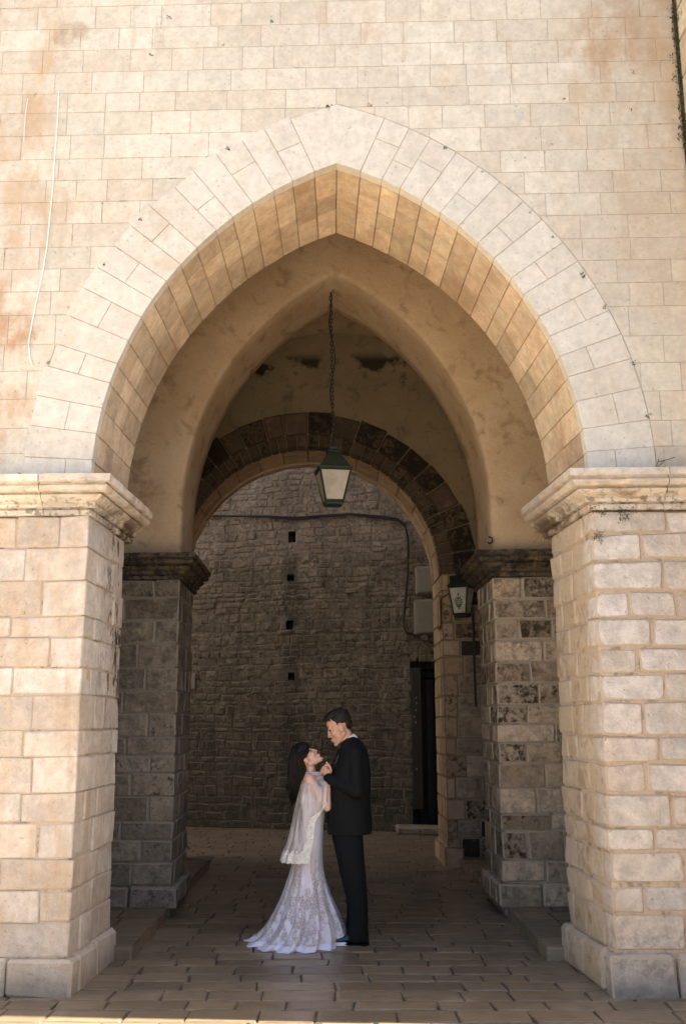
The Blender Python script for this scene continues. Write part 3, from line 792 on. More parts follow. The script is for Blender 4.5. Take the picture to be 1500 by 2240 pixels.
# barrel vault
VB = MB(); rows = []
for y in np.linspace(1.0, 5.9, 12):
    rows.append([(2.6 * cos(pi - a) if abs(2.6 * cos(a)) < 2.42 else 2.42 * (1 if cos(pi - a) > 0 else -1), y, 4.27 + 2.6 * sin(a)) for a in np.linspace(0.37, pi - 0.37, 30)])
VB.quad_grid(rows)
v = VB.build('vault', M_plaster, None, smooth=True, skew=True, origin=(0, 3, 4.3)); tagit(v, 'rounded plaster barrel vault ceiling over the inner passage', 'vault')
for s_, nm in ((-1, 'left'), (1, 'right')):
    o = empty('side_wall', sk((s_ * 2.5, 3.4, 0)), f'dark masonry side wall behind the {nm} inner pier of the passage', 'wall', 'side walls of the passage')
    st = Stones(o, M_rearL if s_ < 0 else M_rear, 'stone', 300)
    z = 0.1
    while z < 5.2:
        h = U(.24, .34); yy = 1.0
        while yy < 5.87:
            w = U(.4, .7); y2 = min(yy + w, 5.88)
            if not (2.6 < yy and y2 < 3.6): st.box(*sorted((s_ * 2.42, s_ * 2.62)), yy + .008, y2 - .008, z + .008, z + h - .008, .012, (R(), R(), .4), .005)
            yy = y2
        z += h
    st.done()
    mb = MB(); box(mb, *sorted((s_ * 2.435, s_ * 2.9)), 0.99, 7.0, -.05, 7.0, .01); mb.build('mortar_core', M_mortarG, o, skew=True)

# ------------------------------------------------------------------ lunette wall with round arch
LW = empty('lunette_wall', sk((0, 6.4, 0)), 'dark plastered end wall of the passage around the round arch', 'wall')
AX, AR, AZ, V2, V3 = -0.34, 1.71, 3.57, 5.88, 6.98
def round_prof(r, n, jamb=True):
    P = [(AX - r * cos(pi * i / n), AZ + r * sin(pi * i / n)) for i in range(n + 1)]
    if jamb: P = [(AX - r, 0.0), (AX - r, AZ * .5)] + P + [(AX + r, AZ * .5), (AX + r, 0.0)]
    return P
mb = MB()
pr_ = round_prof(AR + .015, 32); n = len(pr_)
def loutr(p):
    x, z = p
    if z <= AZ: return (-4.6 if x < AX else 3.0, z)
    a = math.atan2(z - AZ, x - AX); 
    dx, dz = cos(a), sin(a); L = 9
    if dx > 1e-6: L = min(L, (3.0 - AX) / dx)
    if dx < -1e-6: L = min(L, (-4.6 - AX) / dx)
    if dz > 1e-6: L = min(L, (7.4 - AZ) / dz)
    return (AX + dx * L, AZ + dz * L)
O = [loutr(p) for p in pr_]
F = lambda t, y: [(p[0] + (q[0] - p[0]) * t, y, p[1] + (q[1] - p[1]) * t) for p, q in zip(pr_, O)]
mb.quad_grid([F(1, V2 + .012), F(.5, V2 + .012), F(0, V2 + .012), F(0, V3 - .012), F(.5, V3 - .012), F(1, V3 - .012)])
mb.build('plaster_face', M_plasterD, LW, skew=True)
vo = Stones(LW, M_darkarch, 'voussoir'); si = Stones(LW, M_strip, 'soffit_stone'); js = Stones(LW, M_rear, 'stone')
nv = 21; ed = [0]
for i in range(nv): ed.append(ed[-1] + U(.75, 1.25))
ed = [e / ed[-1] * pi for e in ed]
def rh(r0, r1, a0, a1, y0, y1, g=.006):
    P = []
    for i in range(8):
        r = r1 if i & 1 else r0; yy = y1 if i & 2 else y0; a = (a1 - g / r) if i & 4 else (a0 + g / r)
        P.append((AX + r * cos(a), yy, AZ + r * sin(a)))
    return P
for i in range(nv):
    a0, a1 = ed[i], ed[i + 1]; key = i in (11, 12)
    out = AR + U(.44, .50)
    pt = random.choice([0.0, 0.3, 0.5, 0.7, 0.9])
    m = AR + 0.17
    vo.hexa(rh(m + .004, out, a0, a1, V2 - U(.01, .03), V2 + .2), .014, (U(.2, 1), R(), pt))
    vo.hexa(rh(AR, m - .004, a0, (a0 + a1) / 2, V2 - .012 - U(0, .006), V2 + .2), .008, (R(), R(), U(.1, .5)))
    vo.hexa(rh(AR, m - .004, (a0 + a1) / 2, a1, V2 - .012 - U(0, .006), V2 + .2), .008, (R(), R(), U(.1, .5)))
vo.done()
ne = 16
for i in range(ne):
    a0, a1 = pi * i / ne, pi * (i + 1) / ne; cs = [V2 + .204, V2 + U(.35, .5), V2 + U(.65, .8), V3]
    for c0, c1 in zip(cs, cs[1:]):
        si.hexa(rh(AR + U(-.004, .004), AR + .15, a0, a1, c0 + .003, c1 - .003, .003), .006, (R(), R(), .05))
    # roll moulding along the inner edge
mbm = MB(); rowsM = []
for i in range(0, 41):
    a = pi * i / 40; row = []
    for k in range(8):
        b_ = 2 * pi * k / 8; rr = AR - 0.012 + .022 * cos(b_); row.append((AX + rr * cos(a), V3 - .28 + .022 * sin(b_), AZ + rr * sin(a)))
    rowsM.append(row)
mbm.quad_grid(rowsM, closed=True); mbm.build('roll_moulding', M_strip, LW, smooth=True, skew=True)
# jamb quoins both sides
for s_ in (-1, 1):
    z = 0.10; k = 0
    while z < AZ - .02:
        h = U(.19, .27); z1 = z + h
        if AZ - z1 < .14: z1 = AZ
        xj = AX + s_ * AR; f = U(.09, .26); j = U(.2, .5)
        def BX(a, b, y0, y1, t, S=js):
            x0, x1 = sorted((xj + s_ * a, xj + s_ * b)); S.box(x0 + .005, x1 - .005, y0 + .005, y1 - .005, z + .005, z1 - .005, .010, t, .004)
        BX(0, f, V2 - U(0, .006), V2 + j, (U(.1, .9), R(), random.choice([0.05, .1, .3, .4])), S=si)
        yy = V2 + j
        while yy < V3 - .01:
            y2 = yy + U(.3, .5); y2 = V3 if V3 - y2 < .15 else y2
            BX(0, .12, yy, y2, (R(), R(), 0.05), S=si); yy = y2
        a = f; lim_ = 0.72 if s_ > 0 else .5
        while a < lim_:
            b = a + U(.22, .38); b = lim_ if lim_ - b < .12 else b
            BX(a, b, V2 - U(0, .012), V2 + .2, (R(), R(), random.choice([.0, .2, .5, .7, .9]))); a = b
        z = z1; k += 1
    xj = AX + s_ * AR; x0, x1 = sorted((xj - s_ * .04, xj + s_ * .2)); si.box(x0, x1, V2 - .05, V2 + .55, -.02, .24, .02, (R(), R(), .1)); si.box(x0, x1, V2 + .56, V3 + .03, -.02, .23, .02, (R(), R(), .1))
si.done(); js.done()

# roof slab of the building, closing wall above vaults
mb = MB(); box(mb, -9, 2.6, 1.0, 6.9, 7.45, 7.6, .01)
box(mb, -9, 2.6, 6.70, 6.95, 7.41, 8.2, .01)
box(mb, -9, -3.0, 1.0, 6.9, 0, 7.4, .02)
o = mb.build('tower_body', M_wallmortar, None, skew=True); tagit(o, 'plain masonry body of the tower behind the front wall', 'building')

# ------------------------------------------------------------------ rubble wall across the lane
BKS = -0.30
def bk(u, d, z):                       # oblique wall: u along x, d depth behind the face
    return (u, 10.25 + BKS * u + d, z)
RW = empty('rubble_wall', bk(-.5, .3, 0), 'rough rubble stone wall seen through the round arch', 'wall')
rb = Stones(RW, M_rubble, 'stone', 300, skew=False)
holes = [(-0.70, 4.92, .13, .20), (-0.72, 4.20, .12, .12), (-0.73, 3.38, .12, .16), (-0.70, 2.50, .11, .13)]
door = (1.28, 1.95, 0.0, 2.75)
def in_hole(a, b, z0, z1):
    for hx, hz, hw, hh in holes:
        if a < hx + hw / 2 and b > hx - hw / 2 and z0 < hz + hh / 2 and z1 > hz - hh / 2: return True
    dx0, dx1, dz0, dz1 = door
    return (a + b) / 2 > dx0 and (a + b) / 2 < dx1 and z0 < dz1 - .05
stn = []; z = 0.0
while z < 7.3:
    h = U(.075, .17); u = -6 + U(0, .3)
    while u < 4.0:
        w = U(.09, .26)
        if R() < .12: w = U(.24, .38)
        a, b = u, u + w; u = b
        if in_hole(a, b, z, z + h): continue
        vis = -2.55 < a < 1.6 and .3 < z < 5.6
        stn.append((0 if vis else 1, -w * h + R() * .02, a, b, z, z + h))
    z += h
stn.sort(key=lambda q: (q[0], q[1]))
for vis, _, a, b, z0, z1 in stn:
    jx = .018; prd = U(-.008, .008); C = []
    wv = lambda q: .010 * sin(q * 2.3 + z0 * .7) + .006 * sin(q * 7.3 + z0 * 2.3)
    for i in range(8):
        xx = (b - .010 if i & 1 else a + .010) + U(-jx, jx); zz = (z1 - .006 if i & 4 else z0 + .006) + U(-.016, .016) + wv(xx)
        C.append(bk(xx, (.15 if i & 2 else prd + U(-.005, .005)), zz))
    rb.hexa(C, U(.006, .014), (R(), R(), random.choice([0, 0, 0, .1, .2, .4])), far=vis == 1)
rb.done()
mb = MB()                               # mortar face with real recesses for the putlog holes and the doorway
xs = sorted(set([-7, 4.6] + [h_[0] - h_[2] / 2 for h_ in holes] + [h_[0] + h_[2] / 2 for h_ in holes] + [door[0], door[1]]))
zs_ = sorted(set([-.03, 7.4] + [h_[1] - h_[3] / 2 for h_ in holes] + [h_[1] + h_[3] / 2 for h_ in holes] + [door[3]]))
def isopen(a, b, c, d):
    mx_, mz_ = (a + b) / 2, (c + d) / 2
    if door[0] < mx_ < door[1] and mz_ < door[3]: return 2
    for hx, hz, hw, hh in holes:
        if abs(mx_ - hx) < hw / 2 and abs(mz_ - hz) < hh / 2: return 1
    return 0
def q4(p): b = len(mb.v); mb.v.extend(p); mb.face((b, b + 1, b + 2, b + 3))
for a, b in zip(xs, xs[1:]):
    for c_, d_ in zip(zs_, zs_[1:]):
        op = isopen(a, b, c_, d_); dd = .009 if op == 0 else .4
        q4([bk(a, dd, c_), bk(b, dd, c_), bk(b, dd, d_), bk(a, dd, d_)])
        if op:
            q4([bk(a, .02, c_), bk(a, .4, c_), bk(a, .4, d_), bk(a, .02, d_)]); q4([bk(b, .4, c_), bk(b, .02, c_), bk(b, .02, d_), bk(b, .4, d_)])
            q4([bk(a, .02, d_), bk(a, .4, d_), bk(b, .4, d_), bk(b, .02, d_)]); q4([bk(a, .4, c_), bk(a, .02, c_), bk(b, .02, c_), bk(b, .4, c_)])
mb.v += [bk(-7, .45, 0), bk(4.6, .45, 0), bk(4.6, .45, 7.4), bk(-7, .45, 7.4)]; n0 = len(mb.v) - 4; mb.face((n0, n0 + 1, n0 + 2, n0 + 3))
mb.v += [bk(-7, .03, 7.4), bk(4.6, .03, 7.4), bk(4.6, .45, 7.4), bk(-7, .45, 7.4)]; n0 = len(mb.v) - 4; mb.face((n0, n0 + 1, n0 + 2, n0 + 3))
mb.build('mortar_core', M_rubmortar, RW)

# neighbouring building on the right and the end of the lane on the left
NBm = stone_mat('neighbour limestone', (0.60, 0.52, 0.38), (0.55, 0.47, 0.34), (0.25, 0.2, 0.12), 0.006, och=.25, bump=.5, bdist=.012,
                extra=lambda k, c, a, b, d: k.mix(k.ss(k.noise(5, 6, .7, stretch=(1, 1, .5)), .56, .64), c, (0.07, 0.065, 0.04)))
NB_ = empty('neighbour_building', (6, 2, 0), 'tall mossy limestone building side closing the view at the right edge', 'building')
mb = MB(); 
b0 = [(2.66, -0.70), (12, -0.70), (12, 22), (2.66, 22)]
box(mb, 2.66, 12, -0.82, 22, -.05, 19, .02); mb.build('building_core', M_mortarR, NB_)
ns = Stones(NB_, NBm, 'stone', 300, skew=False)
z = 3.0
while z < 9:
    h = U(.24, .34); k = int(z * 7) % 2; m = -.35 + U(-.1, .1)
    for a, b in ((-.835, m), (m, -0.115)):
        ns.box(2.635, 2.8, a + .004, b - .004, z + .004, z + h - .004, .008, rt())
    z += h
z = 0.0
while z < 9:
    h = .34; x = 2.81
    while x < 8: w = U(.4, .7); ns.box(x + .005, x + w - .005, -.845, -.6, z + .005, z + h - .005, .008, rt(), far=True); x += w
    z += h
ns.done()
LB = MB(); box(LB, -10.5, -9.02, -2, 22, 0, 13, .03); o = LB.build('lane_building', M_wallmortar); tagit(o, 'plain stone building closing the lane on the far left', 'building')
LB = MB(); box(LB, -16, 16, -46, -38, 0, 11, .03)
for i in range(9):
    for j_ in range(3): pass
o = LB.build('plaza_building', M_wallmortar); tagit(o, 'long stone building on the far side of the plaza', 'building')
LB = MB(); box(LB, 5.6, 14, -36, -2.6, 0, 4.6, .03); box(LB, 5.4, 14.2, -36.2, -2.4, 4.6, 4.8, .03)  # unseen building added to cast shade over the right of the plaza
o = LB.build('shade_building', M_wallmortar); tagit(o, 'low stone building added out of view to shade the right of the plaza', 'building')
#PROPS
# ------------------------------------------------------------------ placing helper: a photo position at a known depth gives a metric point
CM = cam.matrix_world.copy()
def at(px, py, Y):
    d = CM.to_3x3() @ Vector(((px - 750) / 2200, (1120 - py) / 2200, -1)); o_ = CM.translation
    return o_ + d * ((Y - o_.y) / d.y)

# ------------------------------------------------------------------ hanging lantern
def lantern(name, base, w0, w1, h, rz, label, emblem=False, glass=None, metal=None):
    o = empty(name, base, label, 'lantern'); o.rotation_euler = (0, 0, rz)
    def P(mb_fn, nm, mat, parent=o):
        mb = MB(); mb_fn(mb); par = parent
        ob = mb.build(nm, mat, None, origin=(0, 0, 0)); ob.parent = par; ob.location = (0, 0, 0); return ob
    c0 = [(-w0, -w0), (w0, -w0), (w0, w0), (-w0, w0)]; c1 = [(-w1, -w1), (w1, -w1), (w1, w1), (-w1, w1)]
    def frame(mb):
        for k in range(4):
            a, b = c0[k], c0[(k + 1) % 4]; c, d = c1[k], c1[(k + 1) % 4]
            tube(mb, [(*a, 0), (*c, h)], .011, 5); tube(mb, [(*a, 0), (*b, 0)], .013, 5); tube(mb, [(*c, h), (*d, h)], .015, 5)
        box(mb, -w0, w0, -w0, w0, -.03, -.005, .006)
        box(mb, -w1 - .02, w1 + .02, -w1 - .02, w1 + .02, h, h + .018, .004)
    P(frame, 'frame', metal)
    for k in range(4):
        a, b = c0[k], c0[(k + 1) % 4]; c, d = c1[k], c1[(k + 1) % 4]
        def pane(mb):
            f = .93; V = [Vector((*a, .01)), Vector((*b, .01)), Vector((*d, h - .01)), Vector((*c, h - .01))]; cen = sum(V, Vector()) / 4
            V = [cen + (v_ - cen) * f for v_ in V]; n_ = Vector((cen.x, cen.y, 0)).normalized() * .003
            i0 = len(mb.v); mb.v += [tuple(v_ + n_) for v_ in V] + [tuple(v_ - n_) for v_ in V]
            mb.face((i0, i0 + 1, i0 + 2, i0 + 3)); mb.face((i0 + 7, i0 + 6, i0 + 5, i0 + 4))
            for q in range(4): mb.face((i0 + q, i0 + 4 + q, i0 + 4 + (q + 1) % 4, i0 + (q + 1) % 4))
        po = P(pane, 'glass_pane', glass)
        if emblem and k in (0, 3):
            def em(mb):
                m0 = (Vector((*a, 0)) + Vector((*b, 0))) / 2; m1 = (Vector((*c, h)) + Vector((*d, h))) / 2
                up = (m1 - m0).normalized(); rt_ = (Vector((*b, 0)) - Vector((*a, 0))).normalized(); n_ = up.cross(rt_)
                if n_.dot(m0) < 0: n_ = -n_
                cen = m0.lerp(m1, .45) + n_ * .007
                def blob(u, v_, ru, rv, ang=0):
                    pts = []
                    for t in range(8):
                        x_ = ru * cos(2 * pi * t / 8); y_ = rv * sin(2 * pi * t / 8); pts.append(cen + rt_ * (u + x_ * cos(ang) - y_ * sin(ang)) + up * (v_ + x_ * sin(ang) + y_ * cos(ang)))
                    i0 = len(mb.v); mb.v += [tuple(q) for q in pts] + [tuple(q + n_ * .002) for q in pts]; mb.face(tuple(range(i0 + 8, i0 + 16)))
                    for t in range(8): mb.face((i0 + t, i0 + (t + 1) % 8, i0 + 8 + (t + 1) % 8, i0 + 8 + t))
                blob(0, .0, .004, .10); blob(0, .09, .008, .02); blob(0, -.08, .01, .018)
                for vv, uu in ((.045, .022), (.02, .036), (-.008, .040), (-.035, .030), (-.055, .016)):
                    for sg in (-1, 1): blob(sg * uu, vv, .013, .009, sg * .6); blob(sg * uu * .5, vv - .006, .010, .008, -sg * .6)
            e_ = P(em, 'emblem', M_emblem)
            e_.parent = po
    def roof(mb):
        hr = h + .018; w2 = w1 * .40
        V = [[(x_ * s_, y_ * s_, z_) for x_, y_ in ((-1, -1), (1, -1), (1, 1), (-1, 1))] for s_, z_ in ((w1 + .004, hr), (w2, hr + w1 * 1.05), (w2 * .9, hr + w1 * 1.1))]
        b = mb.quad_grid(V, closed=True); mb.cap([b + 8 + k for k in range(4)]); mb.cap([b + k for k in range(4)][::-1])
    P(roof, 'roof', metal)
    def cap(mb):
        hr = h + .018 + w1 * 1.1; w2 = w1 * .42
        box(mb, -w2 * 1.1, w2 * 1.1, -w2 * 1.1, w2 * 1.1, hr, hr + .02, .004); box(mb, -w2 * .85, w2 * .85, -w2 * .85, w2 * .85, hr + .02, hr + .07, .008)
        tube(mb, [(0, 0, hr + .07), (0, 0, hr + .12)], .012, 8)
    P(cap, 'cap', M_blackmetal)
    return o, h + .018 + w1 * 1.1 + .12
def glass_mat(name, col):
    k = NB(name); n = k.noise(7, 5, .6, dist=.5); n2 = k.noise(25, 4)
    c = k.mix(k.ss(n, .35, .7), col, tuple(x * .78 for x in col)); c = k.scale(c, k.add(.9, k.mul(n2, .2)))
    k.lk(c, k.p.inputs['Base Color']); k.p.inputs['Roughness'].default_value = .25
    tr = k.n.new('ShaderNodeBsdfTranslucent'); k.lk(c, tr.inputs[0]); ms = k.n.new('ShaderNodeMixShader'); ms.inputs[0].default_value = .45
    k.t.links.new(k.p.outputs[0], ms.inputs[1]); k.t.links.new(tr.outputs[0], ms.inputs[2]); k.t.links.new(ms.outputs[0], k.out.inputs[0]); return k.m
M_glass = glass_mat('milky lantern glass', (0.86, 0.80, 0.70)); M_glass2 = glass_mat('frosted green white glass', (0.86, 0.88, 0.76))
M_emblem = plain_mat('olive green print', (0.05, 0.075, 0.01), .5)
LY = 3.0; lc = at(729, 1100, LY); lt = at(729, 1031, LY)
lo, ltop = lantern('hanging_lantern', tuple(lc), .088, .155, (lt.z - lc.z), radians(8), 'large green metal lantern with milky panes hanging on a long chain under the vault', glass=M_glass, metal=M_greenmetal)
hk = at(723, 640, LY)
CH = empty('lamp_chain', (lc.x, LY, lc.z + ltop), 'long black iron chain and twisted cable holding the hanging lantern', 'chain')
mb = MB(); z0 = lc.z + ltop - .01; z1 = hk.z; nl = int((z1 - z0) / .042)
for i in range(nl):
    t = i / nl; zc = z0 + (z1 - z0) * t + .02; xx = lc.x + (hk.x - lc.x) * t; ang = 0 if i % 2 else pi / 2; pts = []
    for q in range(9):
        a = 2 * pi * q / 8; pts.append((xx + .013 * cos(a) * cos(ang), LY + .013 * cos(a) * sin(ang), zc + .026 * sin(a)))
    tube(mb, pts, .0055, 5)
mb.build('chain', M_blackmetal, CH)
mb = MB(); pts = []
for i in range(60):
    t = i / 59; pts.append((lc.x + (hk.x - lc.x) * t + .03 * sin(t * 13 + .6) * sin(pi * t) ** .5 + .004, LY - .012 + .02 * cos(t * 13), z0 + (z1 - z0) * t))
tube(mb, pts, .006, 6); mb.build('cable', M_blackmetal, CH)
mb = MB(); box(mb, hk.x - .034, hk.x + .034, LY - .03, LY + .03, z1 + .0, z1 + .10, .012)
tube(mb, [(hk.x, LY, z1 + .08), (hk.x, LY, 6.35)], .02, 8); mb.build('ceiling_mount', plain_mat('grey junction box', (.16, .17, .14), .5), CH)

# ------------------------------------------------------------------ wall lantern on the right
WY = 5.52; wc = at(1010, 1345, WY); wt = at(1010, 1284, WY)
wo, wtop = lantern('wall_lantern', tuple(wc), .078, .122, (wt.z - wc.z), radians(-28), 'small black framed wall lantern with a green emblem beside the right inner pier', emblem=True, glass=M_glass2, metal=M_blackmetal)
br = empty('lantern_bracket', (wc.x, 5.85, wc.z + wtop), 'black iron bracket arm carrying the small wall lantern', 'bracket')
mb = MB(); tz = wc.z + wtop; tube(mb, [(wc.x, WY, tz - .02), (wc.x, WY, tz + .07), (wc.x + .02, 5.70, tz + .10), (wc.x + .04, 5.87, tz - .05)], .013, 8)
tube(mb, [(wc.x + .04, 5.87, tz - .25), (wc.x + .04, 5.85, tz + .12)], .016, 8); mb.build('arm', M_blackmetal, br)
mb = MB(); jx = AX + AR - .008
p0 = Vector((jx + .02, 5.86, wc.z + .25)); p1 = Vector((wc.x - .13, WY, wc.z + .29)); tube(mb, [(jx - .02, 6.3, wc.z + .05), p0, p1], .011, 6); mb.build('side_rod', M_blackmetal, br)
# plaque on the jamb
mb = MB(); box(mb, jx - .035, jx - .002, 5.93, 6.45, wc.z - .10, wc.z + .28, .006)
o = mb.build('jamb_plaque', M_strip, skew=True); tagit(o, 'blank sandy stone plaque fixed on the right jamb of the round arch', 'plaque')
# downpipe between jamb wall and pier
mb = MB(); pp = at(1034, 1340, 5.78); tube(mb, [(pp.x, 5.80, 3.05), (pp.x, 5.80, 1.9)], .016, 8)
o = mb.build('drain_pipe', M_blackmetal); tagit(o, 'thin dark pipe in the corner behind the right inner pier', 'pipe')
# hook
mb = MB(); hp = at(1069, 1183, 3.05); ang0 = 0
tube(mb, [(hp.x + .028 * cos(a), 2.57 - .0 - SKEW * hp.x, hp.z + .03 * sin(a)) for a in np.linspace(-2.4, 1.9, 12)], .008, 6)
hp2 = at(1069, 1183, 2.6 - SKEW * 1.5)
o = mb.build('iron_hook', M_blackmetal); o.location += Vector((hp2.x - hp.x, .0, hp2.z - hp.z)); tagit(o, 'small bent iron hook on the plaster above the right inner pier', 'hook')

# ------------------------------------------------------------------ things on the rubble wall
def rbx(px, py):
    """photo position on the oblique rubble wall"""
    d = CM.to_3x3() @ Vector(((px - 750) / 2200, (1120 - py) / 2200, -1)); o_ = CM.translation
    t = (10.25 + BKS * o_.x - o_.y) / (d.y - BKS * d.x); return o_ + d * t
M_box = plain_mat('weathered grey cabinet', (.22, .20, .16), .5)
nrm = Vector((BKS, -1, 0)).normalized()
def wallbox(mb, pa, pb, dep, c=.01):
    A, B = rbx(*pa), rbx(*pb); C = []
    for i in range(8):
        u = B.x if i & 1 else A.x; z = A.z if i & 4 else B.z
        C.append(bk(u, .01 if i & 2 else -dep, z))
    hexa(mb, C, c)
for pa, pb, dep, lab in (((907, 1243), (953, 1300), .16, 'upper smaller grey electrical cabinet on the rubble wall'), ((904, 1316), (958, 1388), .24, 'lower larger grey electrical cabinet above the dark doorway')):
    A = rbx(*pa); B = rbx(*pb); e = empty('electrical_cabinet', ((A.x + B.x) / 2, A.y, B.z), lab, 'cabinet', 'electrical cabinets')
    mb = MB(); wallbox(mb, pa, pb, dep, .012); mb.build('case', M_box, e)
    mb = MB(); wallbox(mb, (pa[0] + 5, pa[1] + 3), (pb[0] - 2, pb[1] - 3), dep + .015, .005); mb.build('door', M_box, e)
mb = MB(); p = rbx(926, 1396); q = Vector((p.x, p.y - .15, p.z)); tube(mb, [p, q, q + Vector((0, -.12, -.01))], [.05, .05, .045], 12)
o = mb.build('spotlight', plain_mat('dull grey lamp', (.15, .145, .13), .4)); tagit(o, 'small round grey spotlight just below the lower cabinet', 'spotlight')
mb = MB(); cp = [(425, 1128), (500, 1130), (590, 1131), (650, 1133), (720, 1128), (765, 1125), (830, 1130), (870, 1136), (887, 1148), (893, 1180), (893, 1250), (886, 1330), (883, 1370), (890, 1385), (904, 1386)]
tube(mb, [rbx(*q) + nrm * .04 for q in cp], .017, 6); tube(mb, [rbx(q[0] + 1, q[1] + 4 + 2 * sin(q[0])) + nrm * .05 for q in cp[2:12]], .013, 6)
o = mb.build('electrical_cable', M_blackmetal); tagit(o, 'black cable bundle running across the rubble wall and down its right side', 'cable')
mb = MB(); A = Vector(bk(1.3, -.5, 0)); 
C = [bk(1.0 + (i & 1) * .95, -.42 if not i & 2 else .02, 0 if not i & 4 else .12) for i in range(8)]; hexa(mb, C, .02)
o = mb.build('door_step', M_rearL); tagit(o, 'low dark stone step in front of the narrow doorway', 'step')
D = empty('wooden_door', bk(1.6, .3, 0), 'dark wooden door deep in the narrow doorway behind the round arch', 'door'); M_wood = plain_mat('blackened wood', (.02, .018, .014), .6, bump=.4)
for i in range(5):
    mb = MB(); C = [bk(1.285 + i * .132 + (q & 1) * .125, .30 if not q & 2 else .35, .02 if not q & 4 else 2.74) for q in range(8)]; hexa(mb, C, .005); mb.build('plank', M_wood, D)
RK = empty('display_rack', bk(1.42, -.1, 0), 'narrow dark hanging rack with tiny pale pendants by the doorway', 'rack')
mb = MB(); C = [bk(1.29 + (q & 1) * .16, -.04 if not q & 2 else .02, .35 if not q & 4 else 2.6) for q in range(8)]; hexa(mb, C, .008); mb.build('board', M_wood, RK)
M_pale = plain_mat('pale pendants', (.22, .225, .20), .5)
for i in range(6):
    zz = 2.15 - i * .10 - U(0, .03) if i < 5 else 1.0
    mb = MB(); u0 = 1.34 + U(-.02, .03); C = [bk(u0 + (q & 1) * .018, -.055 if not q & 2 else -.041, zz - (0 if q & 4 else U(.02, .05))) for q in range(8)]; hexa(mb, C, .006); mb.build('pendant', M_pale, RK)
# small pale plaque on left edge of the rubble wall
mb = MB(); wallbox(mb, (413, 1474), (427, 1507), .03, .006); o = mb.build('small_plaque', plain_mat('pale plaque', (.28, .25, .21), .6)); tagit(o, 'small blank pale plaque at the left edge of the rubble wall', 'plaque')

# ------------------------------------------------------------------ front wall details: cable, weeds
def wl(px, py, off=0.0):
    d = CM.to_3x3() @ Vector(((px - 750) / 2200, (1120 - py) / 2200, -1)); o_ = CM.translation
    t = (-SKEW * o_.x - off - o_.y) / (d.y + SKEW * d.x); return o_ + d * t
mb = MB(); cp = [(129, 200), (127, 250), (121, 330), (116, 410), (109, 480), (103, 540), (93, 600), (80, 660), (70, 710), (63, 750), (66, 785), (72, 800)]
pts = [wl(*q, .008) for q in cp]; tube(mb, pts, .005, 6); tube(mb, [wl(62, 215, .008), wl(56, 250, .008), wl(53, 310, .008)], .003, 5)
o = mb.build('white_cable', plain_mat('white cable', (.8, .78, .74), .5)); tagit(o, 'thin white cable hanging down the left side of the tower wall', 'cable')
M_leaf = plain_mat('dark dry moss', (.06, .06, .025), .9, var=.4, vs_=60)
def tuft(p, s, n, name='weed'):
    mb = MB()
    for i in range(n):
        d = Vector((U(-1, 1), U(-1.2, -.2), U(-1, .9))).normalized(); q = p + Vector((U(-.5, .5) * s, 0, U(-.5, .5) * s)); w = d.cross(Vector((0, 1, .3))).normalized() * s * .12
        L = s * U(.3, .9); i0 = len(mb.v); m_ = q + d * L * .5 + Vector((0, 0, .1 * L)); e = q + d * L
        mb.v += [tuple(q), tuple(m_ + w), tuple(e), tuple(m_ - w)]; mb.face((i0, i0 + 1, i0 + 2, i0 + 3))
    return mb
wd = [(369, 40, .05, 'above the left side of the arch near the top edge'), (332, 121, .04, 'below the top left, in a joint'), (76, 208, .035, 'near the left edge by the white cable'), (595, 48, .04, 'in the top joint left of centre'),
      (489, 100, .03, 'in the second joint left of centre'), (720, 234, .06, 'right above the crown of the arch'), (809, 231, .045, 'just right of the crown'), (499, 327, .05, 'at the upper left shoulder of the arch'), (307, 481, .045, 'at the left shoulder of the arch'),
      (972, 325, .045, 'at the upper right shoulder of the arch'), (1054, 376, .03, 'on the right outer edge of the arch, upper joint'), (1158, 465, .03, 'on the right outer edge of the arch, second joint'), (1207, 519, .03, 'on the right outer edge of the arch, third joint'),
      (1274, 602, .06, 'largest on the right outer edge of the arch'), (1320, 673, .045, 'on the right outer edge of the arch, middle'), (1383, 795, .05, 'on the lower right outer edge of the arch'), (1415, 912, .055, 'on the arch edge above the right capital'),
      (1382, 158, .04, 'high on the right side of the wall'), (1232, 217, .03, 'in a joint high right of the arch'), (1378, 240, .035, 'beside a vertical joint near the right corner'), (46, 1040, .05, 'on top of the left capital'), (228, 578, .04, 'left of the arch at mid height'), (107, 793, .04, 'left of the arch near the cable end')]
for x, y_, s_, lab in wd:
    mb = tuft(wl(x, y_, .004), s_ * .55, 12); o = mb.build('weed', M_leaf); tagit(o, 'tiny dark weed tuft ' + lab, 'weed', 'weeds in the wall joints')
mb = MB()
for a, b in (((1427, 1027), (1452, 1008)), ((1427, 1027), (1440, 1004)), ((1440, 1010), (1475, 1000))):
    tube(mb, [wl(*a, .01), wl((a[0] + b[0]) / 2 + 3, (a[1] + b[1]) / 2, .03), wl(*b, .04)], .0025, 5)
o = mb.build('dry_twig', M_leaf); tagit(o, 'thin bare dry twig growing above the right capital', 'twig')
mb = MB()
for k in range(170):
    t = k / 170; px_, py_ = 1456 + (1494 - 1456) * t + 6, 10 + 320 * t
    p = wl(px_, py_, .012); p.x = 2.628 - U(0, .022) * (1 if R() < .8 else 2.5); s_ = U(.012, .03); m = tuft(p, s_ * 1.6, 4); n0 = len(mb.v); mb.v += m.v
    for f in m.f: mb.face(tuple(i + n0 for i in f))
o = mb.build('corner_moss', M_leaf); tagit(o, 'dark moss growing down the joint in the upper right corner', 'moss', kind='stuff')
